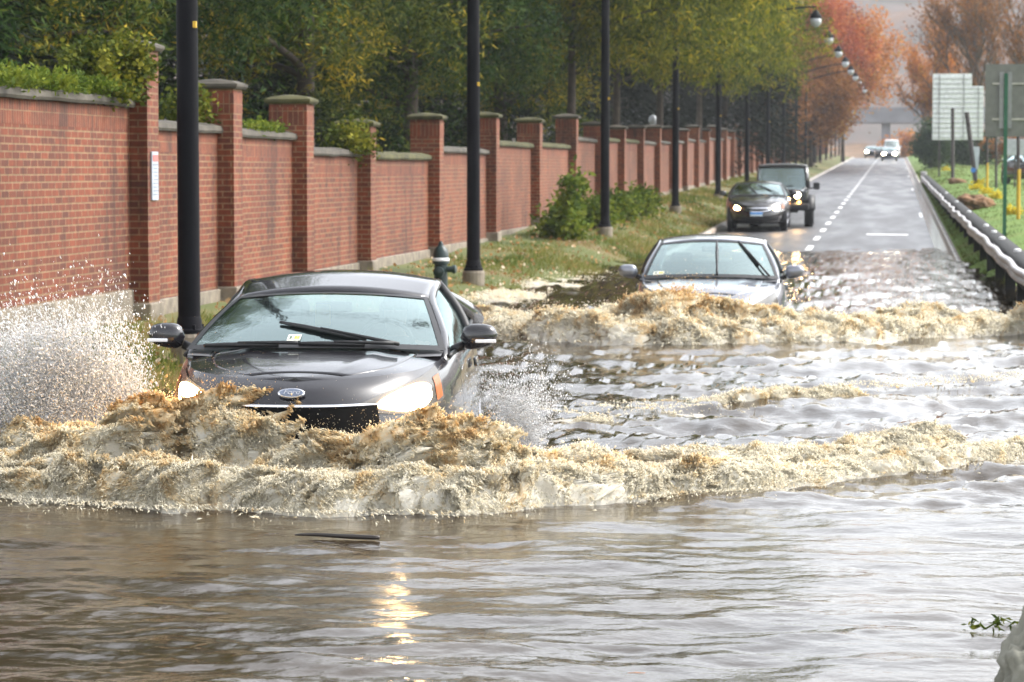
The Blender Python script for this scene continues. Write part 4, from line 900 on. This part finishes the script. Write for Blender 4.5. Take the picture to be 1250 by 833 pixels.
MB().box((w * .14, .08, zb0 * .5 + .4), (.10, .1, zb0 + 1.4)).build('support_post', 'rust', t); MB().box((w * .88, .08, zb0 * .5 + .4), (.10, .1, zb0 + 1.4)).build('support_post', 'rust', t)
def post(name, label, px0, pyb, pyt, Y, r, mat, px1=None, grp=None, extra=None):
    b0 = P(px0, pyb, Y=Y); t1 = P(px1 if px1 else px0, pyt, Y=Y); z0 = gz(b0[0], Y) - .1
    o = thing(name, label, 'post', (b0[0], Y, z0), 0, grp)
    MB().tube([(0, 0, 0), (t1[0] - b0[0], 0, t1[2] - z0)], r, 8).build('shaft', mat, o)
    if extra: extra(o, b0, t1, z0)
    return o
post('sign_post', 'upright dark post standing in front of the white ribbed sign', 1163, 219, 132, 132, .085, 'rust')
def small_sign(o, b0, t1, z0):
    s = P(1190.5, 193, Y=118); MB().box((s[0] - b0[0], .0, s[2] - z0), (.30, .04, .95), [[1, 0, .05], [0, 1, 0], [-.05, 0, 1]]).build('panel', plain('pale_panel', (.48, .52, .56), .5), o, bevel=.03)
    s = P(1188, 208, Y=118); MB().lathe([(.11, -.03), (.11, .03)], 12, (s[0] - b0[0], -.1, s[2] - z0), 'y').build('blue_marker', 'blue', o)
post('leaning_post', 'dark post leaning left beside the white sign with a pale panel and blue marker', 1192, 222, 137, 118, .10, 'rust', 1180, None, small_sign)
def sleeve(h):
    def f(o, b0, t1, z0): MB().lathe([(.05, .05), (.05, h), (.042, h + .03)], 10).build('yellow_sleeve', 'yellow', o)
    return f
post('sign_post', 'post with a yellow sleeve just right of the leaning post', 1205, 226, 168, 105, .045, 'rust', None, 'posts with yellow sleeves', sleeve(1.15))
post('sign_post', 'post with a tall yellow sleeve at the right edge below the grey sign', 1243, 262, 160, 70, .042, 'rust', None, 'posts with yellow sleeves', sleeve(1.35))
post('sign_post', 'thin bare dark post between the yellow sleeved post and the green post', 1216, 225, 160, 112, .05, 'rust')
a_, b_, w, h = signboard('', '', 1229, 1275, 170, 190, 112, ''); g0 = gz(a_[0], 112)
t = thing('road_sign', 'small pale sign back low behind the grey sign at the right edge', 'sign', (a_[0], 112, g0)); MB().box((w / 2, 0, (a_[2] + b_[2]) / 2 - g0), (w, .04, h)).build('panel', plain('pale_back', (.42, .43, .47), .5), t, bevel=.03)
for fx in (.22, .7): MB().box((w * fx, .04, (b_[2] - g0) / 2), (.06, .05, b_[2] - g0)).build('support_post', 'rust', t)
# grey sign on a green channel post
Y = 62; a_, b_, w, h = signboard('', '', 1202, 1290, 78, 167, Y, ''); bx = P(1226, 285, Y=Y); g0 = gz(bx[0], Y)
t = thing('road_sign', 'grey back of a square road sign on a dark green channel post', 'sign', (bx[0], Y, g0))
x0 = a_[0] - bx[0]; z0, z1 = a_[2] - g0, b_[2] - g0
MB().box((x0 + w / 2, .05, (z0 + z1) / 2), (w, .006, h)).build('panel', 'signback', t).modifiers.new('s', 'SOLIDIFY').thickness = .002
o = MB()
for zz in (z1 - h * .27, z0 + h * .24): MB().box((x0 + w / 2 + .05, .025, zz), (w * .86, .03, .045)).build('crossbar', plain('crossbar_grey', (.40, .38, .34), .5), t)
for xx in (-.095, .085): MB().box((xx, .012, (z0 + z1) / 2), (.10, .02, h * .78)).build('backing_plate', plain('backing_grey', (.24, .24, .24), .5), t)
mb = MB(); mb.box((0, -.02, (z1 - .22) / 2 - .1), (.07, .012, z1 + .0)); mb.box((-.035, .0, (z1 - .22) / 2 - .1), (.012, .05, z1)); mb.box((.035, .0, (z1 - .22) / 2 - .1), (.012, .05, z1)); mb.build('channel_post', 'green_post', t)
def rock(name, label, px_, Y_, dims, mat, seed, cat, dz=0, xy=None):
    x = spot(px_, Y_) if xy is None else xy; d = []
    me = bpy.data.meshes.new(name); import bmesh; bm = bmesh.new(); bmesh.ops.create_icosphere(bm, subdivisions=5, radius=1); bm.to_mesh(me); bm.free()
    V = np.zeros(len(me.vertices) * 3, np.float32); me.vertices.foreach_get('co', V); V = V.reshape(-1, 3)
    V = V * (1 + .22 * fbm(V * 1.3 + seed, 5, .55)[:, None] + .10 * fbm(V * 4 + seed, 3, .5, 2)[:, None]) * np.array(dims); me.vertices.foreach_set('co', V.astype(np.float32).ravel())
    me.polygons.foreach_set('use_smooth', np.ones(len(me.polygons), bool)); me.materials.append(M[mat]); o = bpy.data.objects.new(name, me); COL.objects.link(o); o.location = (x, Y_, gz(x, Y_) + dims[2] * .45 + dz); return tag(o, label, cat)
rock('rock', 'large brown rock lying on the lawn behind the guardrail', 1192, 84, (.56, .55, .30), 'rock', 3, 'rock')
rock('rock', 'small flat brown rock farther back on the lawn below the upright post', 1168, 125, (.42, .4, .16), 'rock', 8, 'rock')
M['boulder'] = plain('pale_boulder', (.20, .195, .155), .75, var=.25, scale=7, bump=.15)
rock('boulder', 'pale grey green boulder edge at the lower right corner of the water', 0, 9.35, (.19, .2, .28), 'boulder', 14, 'boulder', .22, xy=P(1284, 800, Y=9.35)[0])
g = np.random.default_rng(4)
for k, (px_, py0, Y_) in enumerate(((1192, 222, 108), (1203, 228, 100), (1215, 236, 92), (1238, 255, 74), (1155, 205, 165), (1196, 216, 118))):
    x = spot(px_, Y_); C = np.stack([x + g.normal(0, .10, 12), Y_ + g.normal(0, .12, 12), np.zeros(12)], -1); C[:, 2] = ground_z(C[:, 0], C[:, 1]) + g.uniform(.05, .16, 12)
    V, Fc = leaves(C - np.array([x, Y_, 0]), 16, .06, .11, .07, 0, g)
    o = mk('yellow_plant', V, Fc, leafmat('yellow_leaf', [(.5, .40, .03), (.75, .60, .05)], .3), None, False, loc=(x, Y_, 0))
    tag(o, ['low yellow leafed plant by the leaning post', 'yellow leafed plant at the foot of the nearest yellow sleeve', 'yellow leafed plant right of the large brown rock', 'yellow leafed plant at the right edge post', 'yellow leafed plant far back by the white sign', 'yellow leafed plant between leaning post and yellow sleeve'][k], 'plant', 'yellow plants on the lawn')
# ivy-side garden lamp behind the wall
gl_ = P(797, 147, Y=100); t = thing('garden_lamp', 'small white globe lamp on a black post behind the wall', 'lamp', (gl_[0], 100, gz(gl_[0], 100)))
hh = gl_[2] - gz(gl_[0], 100); MB().lathe([(.05, 0), (.04, hh - .2)], 10).build('post', 'black', t, smooth=True); MB().lathe([(.05, -.2), (.14, -.1), (.17, .02), (.13, .14), (.03, .2)], 14, (0, 0, hh)).build('globe', 'lampglass', t, smooth=True)
# bridge
by = 445; bz = float(P(1080, 145, Y=by)[2]); M['bridge'] = plain('bridge_concrete', (.20, .20, .22), .8, var=.2, scale=.4)
t = thing('bridge', 'hazy grey road bridge crossing far beyond the road crest', 'bridge', (spot(1081, by), by, 3))
mb = MB().box((0, 0, bz - 3), (160, 9, 1.5)); mb.build('deck', 'bridge', t)
for s in (-4.4, 4.4): MB().box((0, s, bz - 3 + 1.25), (160, .3, 1.0)).build('parapet', 'bridge', t)
for k in (-3, -2, -1, 0, 1, 2, 3): MB().box((k * 21, 0, (bz - 3.75) / 2 - 2), (1.4, 6, bz - 3.75 + 4)).build('pier', 'bridge', t)
#@@PART3
# ------------------------------------------------------------------ flood water
def watermat():
    m, nt, b = newmat('muddy_water'); tc = nd(nt, 'ShaderNodeTexCoord')
    n = nd(nt, 'ShaderNodeTexNoise', Scale=.8, Detail=5.0); lk(nt, tc.outputs['Object'], n.inputs['Vector'])
    r = ramp(nt, n.outputs['Fac'], [(.35, (.026, .018, .010)), (.65, (.050, .036, .021))]); lk(nt, r.outputs[0], b.inputs['Base Color'])
    b.inputs['Roughness'].default_value = .035; b.inputs['IOR'].default_value = 1.45; b.inputs['Specular IOR Level'].default_value = .5
    mp = nd(nt, 'ShaderNodeMapping'); mp.inputs['Scale'].default_value = (1, 1.3, 1); lk(nt, tc.outputs['Object'], mp.inputs[0])
    n2 = nd(nt, 'ShaderNodeTexNoise', Scale=13, Detail=4.0, Roughness=.55); lk(nt, mp.outputs[0], n2.inputs['Vector'])
    bp = nd(nt, 'ShaderNodeBump', Strength=.3, Distance=.014); lk(nt, n2.outputs['Fac'], bp.inputs['Height']); lk(nt, bp.outputs[0], b.inputs['Normal']); return m
M['water'] = watermat()
wx = np.linspace(-9.5, 5.5, 560); wy = [1.0]
while wy[-1] < 70: wy.append(wy[-1] + (max(.016, .00026 * wy[-1] ** 2) if wy[-1] > 6 else .05))
wy = np.array(wy); A, B = np.meshgrid(wx, wy, indexing='ij'); p0 = np.stack([A, B, 0 * A], -1)
# agitation: calm ahead of the first car, choppy around and behind it
chop = sstep(B, 13.8, 17) * (1 - .2 * sstep(B, 40, 60)) * (1 - .88 * sstep(B, 57, 62))
Z = (.016 * fbm(p0 * [1.3, 2.6, 1] + 3, 3, .5) + .0068 * fbm(p0 * [3.2, 7.5, 1] + 13, 4, .6) * (.5 + .8 * sstep(fbm(p0 * [.5, .9, 1] + 60, 2), -.25, .5))) * (1 - .5 * chop)
Z += chop * (.026 * fbm(p0 * [1.5, 1.9, 1] + 9, 5, .6) +   .014 * fbm(p0 * [4, 4.6, 1], 3, .55, 0) + .013 * fbm(p0 * [8, 10, 1], 4, .62, 0))
Z += .010 * np.sin(7.0 * (B - .18 * A - 11 + .5 * fbm(p0 * .6, 2))) * np.exp(-((B - 10.6 - .1 * A) / .9) ** 2) 
Z += .022 * np.exp(-((B - 9.15 - .05 * A + .15 * vnoise(p0 * 1.1)) / .16) ** 2)
Z += .030 * np.sin(4.2 * (B - .42 * (A + 1) - 18 + .6 * fbm(p0 * .5, 2))) * chop * sstep(A, -2.6, -1.2) * (1 - sstep(B, 26, 30))
Z += .030 * fbm(p0 * [4.5, 5.5, 1] + 31, 4, .6) * sstep(B, 28, 33) * (1 - sstep(B, 52, 60)) * (1 - sstep(A, -4.6, -3.4))
Z -= .02
tag(mgrid('flood_water', np.stack([A, B, Z], -1), 'water'), None, None, kind='structure')

def foammat(name, lift, island=False):
    m, nt, b = newmat(name); tc = nd(nt, 'ShaderNodeTexCoord'); sx = nd(nt, 'ShaderNodeSeparateXYZ'); lk(nt, tc.outputs['Object'], sx.inputs[0])
    n = nd(nt, 'ShaderNodeTexNoise', Scale=4.5, Detail=9.0, Roughness=.68, Distortion=.6); lk(nt, tc.outputs['Object'], n.inputs['Vector'])
    n3 = nd(nt, 'ShaderNodeTexNoise', Scale=38, Detail=5.0, Roughness=.7); lk(nt, tc.outputs['Object'], n3.inputs['Vector'])
    ct = nd(nt, 'ShaderNodeMath', operation='MULTIPLY_ADD'); ct.inputs[1].default_value = 1.7; ct.inputs[2].default_value = -.35; lk(nt, n.outputs['Fac'], ct.inputs[0])
    ad = nd(nt, 'ShaderNodeMath', operation='MULTIPLY_ADD'); ad.inputs[1].default_value = .16 if island else .55; lk(nt, nd(nt, 'ShaderNodeNewGeometry').outputs['Random Per Island'] if island else n3.outputs['Fac'], ad.inputs[0]); lk(nt, ct.outputs[0], ad.inputs[2])
    zf = nd(nt, 'ShaderNodeMath', operation='MULTIPLY_ADD'); zf.inputs[1].default_value = -.56; lk(nt, sx.outputs['Z'], zf.inputs[0]); lk(nt, ad.outputs[0], zf.inputs[2])
    of = nd(nt, 'ShaderNodeMath', operation='ADD'); of.inputs[1].default_value = lift; lk(nt, zf.outputs[0], of.inputs[0])
    r = ramp(nt, of.outputs[0], [(.26, (.58, .37, .16)), (.42, (.80, .57, .30)), (.55, (.95, .78, .52)), (.68, (.98, .88, .68)), (.82, (.985, .94, .82))])
    lk(nt, r.outputs[0], b.inputs['Base Color']); b.inputs['Roughness'].default_value = .6 if island else .35; b.inputs['Specular IOR Level'].default_value = .15 if island else .5; b.inputs['IOR'].default_value = 1.33
    bp = nd(nt, 'ShaderNodeBump', Strength=.6, Distance=.02); lk(nt, n3.outputs['Fac'], bp.inputs['Height']); lk(nt, bp.outputs[0], b.inputs['Normal'])
    t = nd(nt, 'ShaderNodeBsdfTranslucent'); lk(nt, r.outputs[0], t.inputs['Color']); ms = nd(nt, 'ShaderNodeMixShader'); ms.inputs[0].default_value = .74 if island else .5
    lk(nt, b.outputs[0], ms.inputs[1]); lk(nt, t.outputs[0], ms.inputs[2]); lk(nt, ms.outputs[0], nt.nodes['Material Output'].inputs['Surface']); return m
M['foam'] = foammat('churned_foam', .06); M['drop'] = foammat('foam_drop', .31, True); M['spraydrop'] = plain('spray_drop', (.80, .80, .80), .1, var=.08)
# droplets
_o = np.array([(1, 0, 0), (-1, 0, 0), (0, 1, 0), (0, -1, 0), (0, 0, 1), (0, 0, -1)], float)
_of = np.array([(0, 2, 4), (2, 1, 4), (1, 3, 4), (3, 0, 4), (2, 0, 5), (1, 2, 5), (3, 1, 5), (0, 3, 5)])
_t = np.array([(1, 1, 1), (1, -1, -1), (-1, 1, -1), (-1, -1, 1)], float) / 1.25
_tf = np.array([(0, 1, 2), (0, 3, 1), (0, 2, 3), (1, 3, 2)])
def tets(Pn, r, D=None, st=1.0):
    n = len(Pn); q = RNG.normal(0, 1, (n, 4)); q /= np.linalg.norm(q, axis=1, keepdims=True); w, x, y, z = q.T
    Rm = np.stack([1 - 2 * (y * y + z * z), 2 * (x * y - z * w), 2 * (x * z + y * w), 2 * (x * y + z * w), 1 - 2 * (x * x + z * z), 2 * (y * z - x * w), 2 * (x * z - y * w), 2 * (y * z + x * w), 1 - 2 * (x * x + y * y)], -1).reshape(n, 3, 3)
    L_ = np.einsum('nij,kj->nki', Rm, _t)
    if D is not None:
        D = D / (np.linalg.norm(D, axis=1, keepdims=True) + 1e-9); L_ = L_ + (np.reshape(st, (-1, 1)) - 1)[..., None] * np.einsum('nki,ni->nk', L_, D)[..., None] * D[:, None]
    V = Pn[:, None] + r[:, None, None] * L_
    return V.reshape(-1, 3), (_tf[None] + (np.arange(n) * 4)[:, None, None]).reshape(-1, 3)
def drops(Pn, r, D, stretch):
    n = len(Pn); D = D / (np.linalg.norm(D, axis=1, keepdims=True) + 1e-9); a_ = np.cross(D, RNG.normal(0, 1, (n, 3))); a_ /= np.linalg.norm(a_, axis=1, keepdims=True) + 1e-9; b_ = np.cross(D, a_)
    r = r[:, None, None]; s = np.asarray(stretch).reshape(-1, 1, 1) * np.ones((n, 1, 1))
    V = Pn[:, None] + r * (_o[None, :, :1] * a_[:, None] + _o[None, :, 1:2] * b_[:, None] + s * _o[None, :, 2:] * D[:, None])
    return V.reshape(-1, 3), (_of[None] + (np.arange(n) * 6)[:, None, None]).reshape(-1, 3)
def wave(pts, hts, wid, step, nb, amp, frq, prof, shift=0.0, seed=0, lean=.5, patchy=0):
    """a turbulent crest: foot line on the water (photo points), height and front-to-back depth in metres"""
    q = np.array([P(x, y, Z=0.) for x, y in pts])[:, :2]; L = np.concatenate([[0], np.cumsum(np.hypot(*np.diff(q, axis=0).T))])
    s = np.arange(0, L[-1], step); c = np.stack([np.interp(s, L, q[:, 0]), np.interp(s, L, q[:, 1])], -1)
    k = max(3, int(.25 / step)); ker = np.ones(k) / k; cp = np.pad(c, ((k, k), (0, 0)), 'edge'); c = np.stack([np.convolve(cp[:, i], ker, 'same')[k:-k] for i in (0, 1)], -1)
    h = np.interp(s, L, hts); w = np.interp(s, L, wid) if np.ndim(wid) else np.full(len(s), wid)
    if patchy: h = h * np.clip(.45 + patchy * fbm(np.stack([s * .8 + seed, 0 * s, 0 * s], -1), 3), .05, 1.3)
    b = np.linspace(0, 1, nb); t = np.gradient(c, axis=0); t /= np.linalg.norm(t, axis=1, keepdims=True); nrm = np.stack([-t[:, 1], t[:, 0]], -1); nrm *= np.sign(nrm[:, 1:2] + 1e-6)
    fl = .10 * fbm(np.stack([s * 2.2, 0 * s + seed, 0 * s], -1), 4)          # ragged foot
    d = (w[:, None] * b[None] + shift + fl[:, None] * (1 - b[None]) * np.minimum(1, h[:, None] * 5))
    G = np.zeros((len(s), nb, 3)); G[..., :2] = c[:, None] + nrm[:, None] * d[..., None]
    pr = np.interp(b, *zip(*prof))
    hm = h * .80 * (1 + .36 * fbm(np.stack([s * 2.4 + seed, 0 * s, 0 * s], -1), 4, .6)); G[..., 2] = hm[:, None] * pr[None] - .03 - .05 * np.exp(-h / .03)[:, None]
    f = frq; env = (np.minimum(1, pr * 1.6)[None] * np.minimum(h, .45)[:, None])
    wob = .16 * fbm(np.stack([s[:, None] * 1.7 + 0 * b, b[None] * 2 + 0 * s[:, None], 0 * G[..., 0] + seed], -1), 3)
    Q = np.stack([s[:, None] + wob, (w[:, None] * b[None]) * 1.0 + wob * .6, 0 * G[..., 0]], -1)
    n1 = fbm(Q * [f, f * .55, 1] + seed, 4, .6, 1); n2 = fbm(Q * [f * 4, f * 1.5, 1] + seed + 40, 4, .65, 2); n3 = fbm(Q * [f * 1.8, f * 1.2, 1] + seed + 90, 4, .6)
    disp = amp * (.34 * n1 + .09 * n2)
    G[..., 2] += env * disp * .75; G[..., 0] += env * (.5 * n3 + .25 * n2) * amp; G[..., 1] += env * (-lean * disp + .3 * n3 * amp)
    G[..., 2] = np.where(b[None] < .02, -.05, G[..., 2]); G[:, -1, 2] = np.minimum(G[:, -1, 2], -.03)
    return G, h
def splash(name, label, strips, nd_, drop_r, rise, seed=1, fwd=.25, coat=100000):
    mb = []; mi = []; off = 0; VV = []; FF3 = []
    g = np.random.default_rng(seed); dV = []; dF = []; do = 0
    for (G, h), share in strips:
        V = G.reshape(-1, 3); Fq = gridf(G.shape[0], G.shape[1], off); VV.append(V); FF3.append(np.concatenate([Fq[:, [0, 1, 2]], Fq[:, [0, 2, 3]]])); off += len(V)
        n = int(nd_ * share); wgt = np.maximum(G[..., 2], 0) ** .9 + .025; wgt = wgt.ravel() / wgt.sum(); idx = g.choice(len(V), n, p=wgt)
        src = V[idx]; zz = np.maximum(src[:, 2:3], .03)
        nn = fbm(src * [5, 5, 3] + 7, 3)[:, None]; near = (g.random((n, 1)) < 0)
        e = g.exponential(1, (n, 1)) * np.clip(.5 + 1.3 * nn, .08, 2) * np.where(near, .22, 1.15); u = np.concatenate([g.normal(0, .55, (n, 1)), -fwd + g.normal(0, .5, (n, 1)), .6 + .5 * g.random((n, 1))], 1)
        p_ = src + u * e * rise * np.minimum(zz * 2.2, 1); r = drop_r * g.lognormal(-.25, .55, n) * np.exp(-.35 * e[:, 0])
        p_[:, 2] = np.abs(p_[:, 2]); v, f = drops(p_, np.clip(r, .0012, .03), u + g.normal(0, .3, (n, 3)), 1.0 + .7 * g.random(n)); dV.append(v); dF.append(f + do); do += len(v)
        n = int(coat * share); wg = (np.maximum(G[..., 2], 0) ** .6 + .10) * (G[..., 2] > -.028); wg = wg * np.clip(.75 + 1.5 * fbm(G * [2.6, 2.6, 2.6] + seed, 4, .6), .10, 1.6); wg = wg.ravel() / wg.sum(); idx = g.choice(len(V), n, p=wg); src = V[idx]
        p_ = src + g.normal(0, 1, (n, 3)) * drop_r * 2.2 + np.array([0, -.3, .6]) * drop_r * 2; fr = g.random(n) < .05; p_[fr] += np.stack([g.normal(0, .1, fr.sum()), -g.exponential(.10, fr.sum()), 0 * p_[fr, 2]], -1); p_[fr, 2] = np.minimum(p_[fr, 2], .01)
        Dd = np.stack([1.3 * fbm(src * 3.1 + 5, 3), -.35 + .6 * fbm(src * 3.1 + 15, 2), .55 + 0 * src[:, 0]], -1) + g.normal(0, .30, (n, 3))
        v, f = tets(p_, drop_r * .80 * g.lognormal(-.1, .35, n), Dd, 2.0 + 3.4 * g.random(n)); dV.append(v); dF.append(f + do); do += len(v)
    nfo = sum(len(f) for f in FF3); V = np.concatenate(VV + dV); Fc = np.concatenate(FF3 + [f + off for f in dF])
    mi = np.concatenate([np.zeros(nfo, int), np.ones(len(Fc) - nfo, int)])
    cen = V.mean(0); cen[2] = 0
    o = mk(name, V - cen, Fc, ['foam', 'drop'], None, True, mi, loc=cen); return tag(o, label, 'wave', kind='stuff')
PF_ROLL = [(0, 0), (.10, .55), (.25, .95), (.42, 1), (.62, .75), (.82, .45), (1, 0)]
PF_SHEET = [(0, 0), (.10, .40), (.25, .78), (.40, 1), (.55, .95), (.75, .55), (1, 0)]
foot1 = [(-140, 585), (-60, 596), (0, 604), (60, 612), (200, 616), (350, 625), (500, 626), (650, 620), (760, 610), (860, 602), (960, 594), (1060, 578), (1160, 570), (1310, 552)]
roll1 = wave(foot1, [.16, .20, .2, .22, .22, .22, .22, .22, .22, .18, .14, .11, .11, .10], [.55] * 8 + [.6, .6, .6, .55, .5, .5], .010, 84, .85, 5.0, PF_ROLL, 0, 3)
crest1 = [(-140, .28), (-60, .30), (0, .33), (60, .33), (130, .38), (185, .52), (225, .62), (262, .60), (292, .40), (318, .36), (340, .33), (362, .33), (385, .36), (410, .40), (432, .43), (455, .37), (480, .33), (505, .31), (535, .25), (552, .30), (575, .38), (605, .46), (640, .38), (690, .28), (760, .22), (860, .17), (960, .16), (1050, .17), (1150, .16), (1310, .14)]
f2 = np.array(foot1, float); cx = [c_[0] for c_ in crest1]
sheet1 = wave([(x - 38, np.interp(x - 38, f2[:, 0], f2[:, 1])) for x in cx], [c_[1] for c_ in crest1], [.75 if x < 690 else .9 for x in cx], .010, 100, 1.05, 4.0, PF_SHEET, .36, 11, .45)
splash('bow_wave', 'tall brown and cream bow wave breaking in front of the black hatchback', [(roll1, .35), (sheet1, .65)], 80000, .0036, .075, 2, .25, 1000000)
foot2 = [(560, 388), (600, 406), (650, 414), (720, 418), (800, 420), (900, 420), (1000, 418), (1080, 416), (1160, 410), (1300, 402)]
roll2 = wave(foot2, [.10, .2, .26, .26, .26, .26, .24, .22, .22, .22], .9, .02, 60, .85, 3.6, PF_ROLL, 0, 21)
cr2 = [(575, .10), (640, .30), (690, .38), (740, .50), (785, .52), (820, .58), (860, .58), (890, .50), (930, .36), (970, .30), (1010, .27), (1060, .28), (1150, .24), (1300, .26)]
f2 = np.array(foot2, float)
sheet2 = wave([(x, np.interp(x, f2[:, 0], f2[:, 1])) for x, _ in cr2], [c_[1] for c_ in cr2], 1.15, .016, 80, 1.05, 3.0, PF_SHEET, .55, 31, .45)
splash('bow_wave', 'cream and brown bow wave hiding the front of the silver sedan', [(roll2, .35), (sheet2, .65)], 45000, .0070, .11, 3, .25, 230000)
mid = wave([(720, 517), (790, 510), (870, 500), (960, 492), (1060, 486), (1150, 479), (1310, 470)], [.02, .08, .12, .11, .09, .10, .09], .7, .014, 50, .9, 5, PF_ROLL, 0, 51, .5, 1.6)
splash('wake_wave', 'low foaming wake crest crossing the water between the two splashes', [(mid, 1)], 6000, .0042, .05, 4, .25, 36000)
mid2 = wave([(560, 402), (580, 408), (625, 410), (680, 410), (760, 412)], [.05, .08, .08, .06, .03], 1.2, .02, 40, .9, 4, PF_ROLL, .3, 61)
splash('wake_wave', 'thin foam trailing along the left side toward the verge beside the silver sedan', [(mid2, 1)], 4000, .006, .07, 5, .25, 20000)
mid3 = wave([(590, 398), (640, 372), (700, 352), (765, 334)], [.05, .06, .06, .04], 1.8, .03, 40, 1.0, 4, PF_ROLL, 0, 71, .4, 1.2)
splash('wake_wave', 'broken foam on the choppy water along the grass edge left of the silver sedan', [(mid3, 1)], 1500, .008, .06, 6, .25, 4000)
# fine white spray flung off the front wheel
def spray(name, label, ox, oy, Y0, n, a0, a1, lmax, seed, rmin, rmax, yspread, pw=1.0, ox2=None, oy2=None):
    ox2 = ox if ox2 is None else ox2; oy2 = oy if oy2 is None else oy2
    g = np.random.default_rng(seed); sc = F / Y0
    an = R(a0) + (R(a1) - R(a0)) * g.beta(1.3, 1.3, n); l = lmax * g.beta(.95, pw, n) / sc; l *= .35 + .65 * np.abs(np.cos((an - R((a0 + a1) / 2)) * .9))
    st = fbm(np.stack([an * 9, l * 2, 0 * an + seed], -1), 4); l *= 1 + .25 * st
    w_ = g.random(n)[:, None]; o3 = P(ox, oy, Y=Y0) * w_ + P(ox2, oy2, Y=Y0) * (1 - w_); u = np.stack([np.cos(an), g.normal(0, yspread, n), np.sin(an)], -1)
    p_ = o3 + u * l[:, None]; p_[:, 2] -= .10 * (l ** 2); p_ += g.normal(0, .03, p_.shape)
    k = p_[:, 2] > .01; p_, u, l = p_[k], u[k], l[k]
    r = g.lognormal(0, .45, len(p_)) * np.interp(l * sc / lmax, [0, .4, 1], [rmin, (rmin + rmax) / 2, rmax])
    u = u + g.normal(0, .25, u.shape); v, f = tets(p_, np.clip(r * .8, .0007, .006), u + np.array([0, 0, .15]), 1.5 + 2.2 * g.random(len(p_)))
    c_ = p_.mean(0); return tag(mk(name, v - c_, f, 'spraydrop', None, True, loc=c_), label, 'spray', kind='stuff')
spray('spray', 'white fan of spray thrown up to the left of the black hatchback against the wall', 190, 520, 15.9, 150000, 88, 178, 265, 5, .0016, .0030, .12, 2.9, 40, 545)
spray('spray', 'white mist of spray beside the right flank of the black hatchback', 612, 540, 16.6, 20000, 60, 125, 120, 6, .0012, .0019, .2, 2.0, 660, 545)
# scattered drops over the water and the verge
# floating debris
s0 = P(360, 654, Z=.0); s1 = P(463, 657, Z=.0); L_ = s1 - s0; t_ = np.linspace(0, 1, 14)[:, None]
sp = L_ * (t_ - .5) + np.concatenate([0 * t_, .006 * np.sin(t_ * 9), .004 + .003 * np.sin(t_ * 5)], 1)
o = MB().tube(sp, np.interp(t_[:, 0], [0, .1, .7, 1], [.004, .008, .013, .011]), 8).build('driftwood_stick', 'stick', None, smooth=True, loc=(s0 + s1) / 2); tag(o, 'dark stick floating on the calm water in front of the bow wave', 'stick')
w0 = P(1212, 768, Z=0.); t = thing('weed_sprig', 'green weed sprig floating near the lower right corner', 'plant', tuple(w0)); mb = MB()
C = []
for (dx, dz, l) in ((-.09, .004, 1), (.02, .012, 1), (.08, .03, 1)):
    pth = [(-.03, 0, 0), (dx * .5, .02, dz + .01), (dx, .04, dz * .6)]; mb.tube(pth, [.004, .003, .002], 5); C += [pth[1], pth[2]]
mb.build('stem', 'lf_shrub', t, smooth=True); V, Fc = leaves(np.array(C), 9, .009, .035, .014, .0); mk('leaf', V, Fc, 'lf_ivy', t, False)['kind'] = 'stuff'
lp = P(776, 823, Z=0.); V = np.array([(-.03, 0, .004), (0, -.018, .01), (.035, 0, .006), (0, .018, .004)]); o = mk('fallen_leaf', V, [(0, 1, 2, 3)], plain('orange_leaf', (.55, .22, .08), .4), None, False, loc=lp); o.modifiers.new('s', 'SOLIDIFY').thickness = .002; tag(o, 'small orange leaf floating at the bottom of the water', 'leaf')

# ------------------------------------------------------------------ air, light, sky
HZ = HAZE = .0003
m = bpy.data.materials.new('haze'); m.use_nodes = True; nt = m.node_tree; nt.nodes.clear(); out = nt.nodes.new('ShaderNodeOutputMaterial'); v = nt.nodes.new('ShaderNodeVolumePrincipled')
v.inputs['Color'].default_value = (.80, .84, .88, 1); v.inputs['Density'].default_value = HAZE; v.inputs['Anisotropy'].default_value = .1; nt.links.new(v.outputs[0], out.inputs['Volume'])
o = MB().box((0, 620, 55), (1500, 1400, 150)).build('haze', m); tag(o, 'pale rainy air fading the far trees, bridge and hill', 'haze', kind='stuff')
EL, AZ = R(44), R(66)
d = Vector((cos(EL) * sin(AZ), cos(EL) * cos(AZ), sin(EL)))
sun = bpy.data.lights.new('sun', 'SUN'); sun.energy = .85; sun.angle = R(14); sun.color = (1, .96, .90); so = bpy.data.objects.new('sun', sun); COL.objects.link(so); so.rotation_euler = d.to_track_quat('Z', 'Y').to_euler(); so.location = (0, 0, 60)
W = bpy.data.worlds.new('World'); S.world = W; W.use_nodes = True; nt = W.node_tree; bg = nt.nodes['Background']
sk = nt.nodes.new('ShaderNodeTexSky'); sk.sky_type = 'NISHITA'; sk.sun_disc = False; sk.sun_elevation = EL; sk.sun_rotation = AZ; sk.air_density = 1.0; sk.dust_density = 2.5; sk.ozone_density = 1.0
hs = nt.nodes.new('ShaderNodeHueSaturation'); hs.inputs['Saturation'].default_value = .22; hs.inputs['Value'].default_value = 1.0
nt.links.new(sk.outputs[0], hs.inputs['Color']); nt.links.new(hs.outputs[0], bg.inputs['Color']); bg.inputs['Strength'].default_value = .15
S.view_settings.view_transform = 'Standard'; S.view_settings.look = 'None'; S.view_settings.exposure = 1.85; S.view_settings.gamma = 1
S.render.engine = 'CYCLES'; cy = S.cycles
cy.use_denoising = True; cy.max_bounces = 7; cy.diffuse_bounces = 2; cy.glossy_bounces = 4; cy.transmission_bounces = 4; cy.transparent_max_bounces = 12; cy.volume_bounces = 0
cy.sample_clamp_indirect = 30; cy.caustics_reflective = False; cy.caustics_refractive = False; cy.volume_step_rate = 4; cy.volume_max_steps = 64
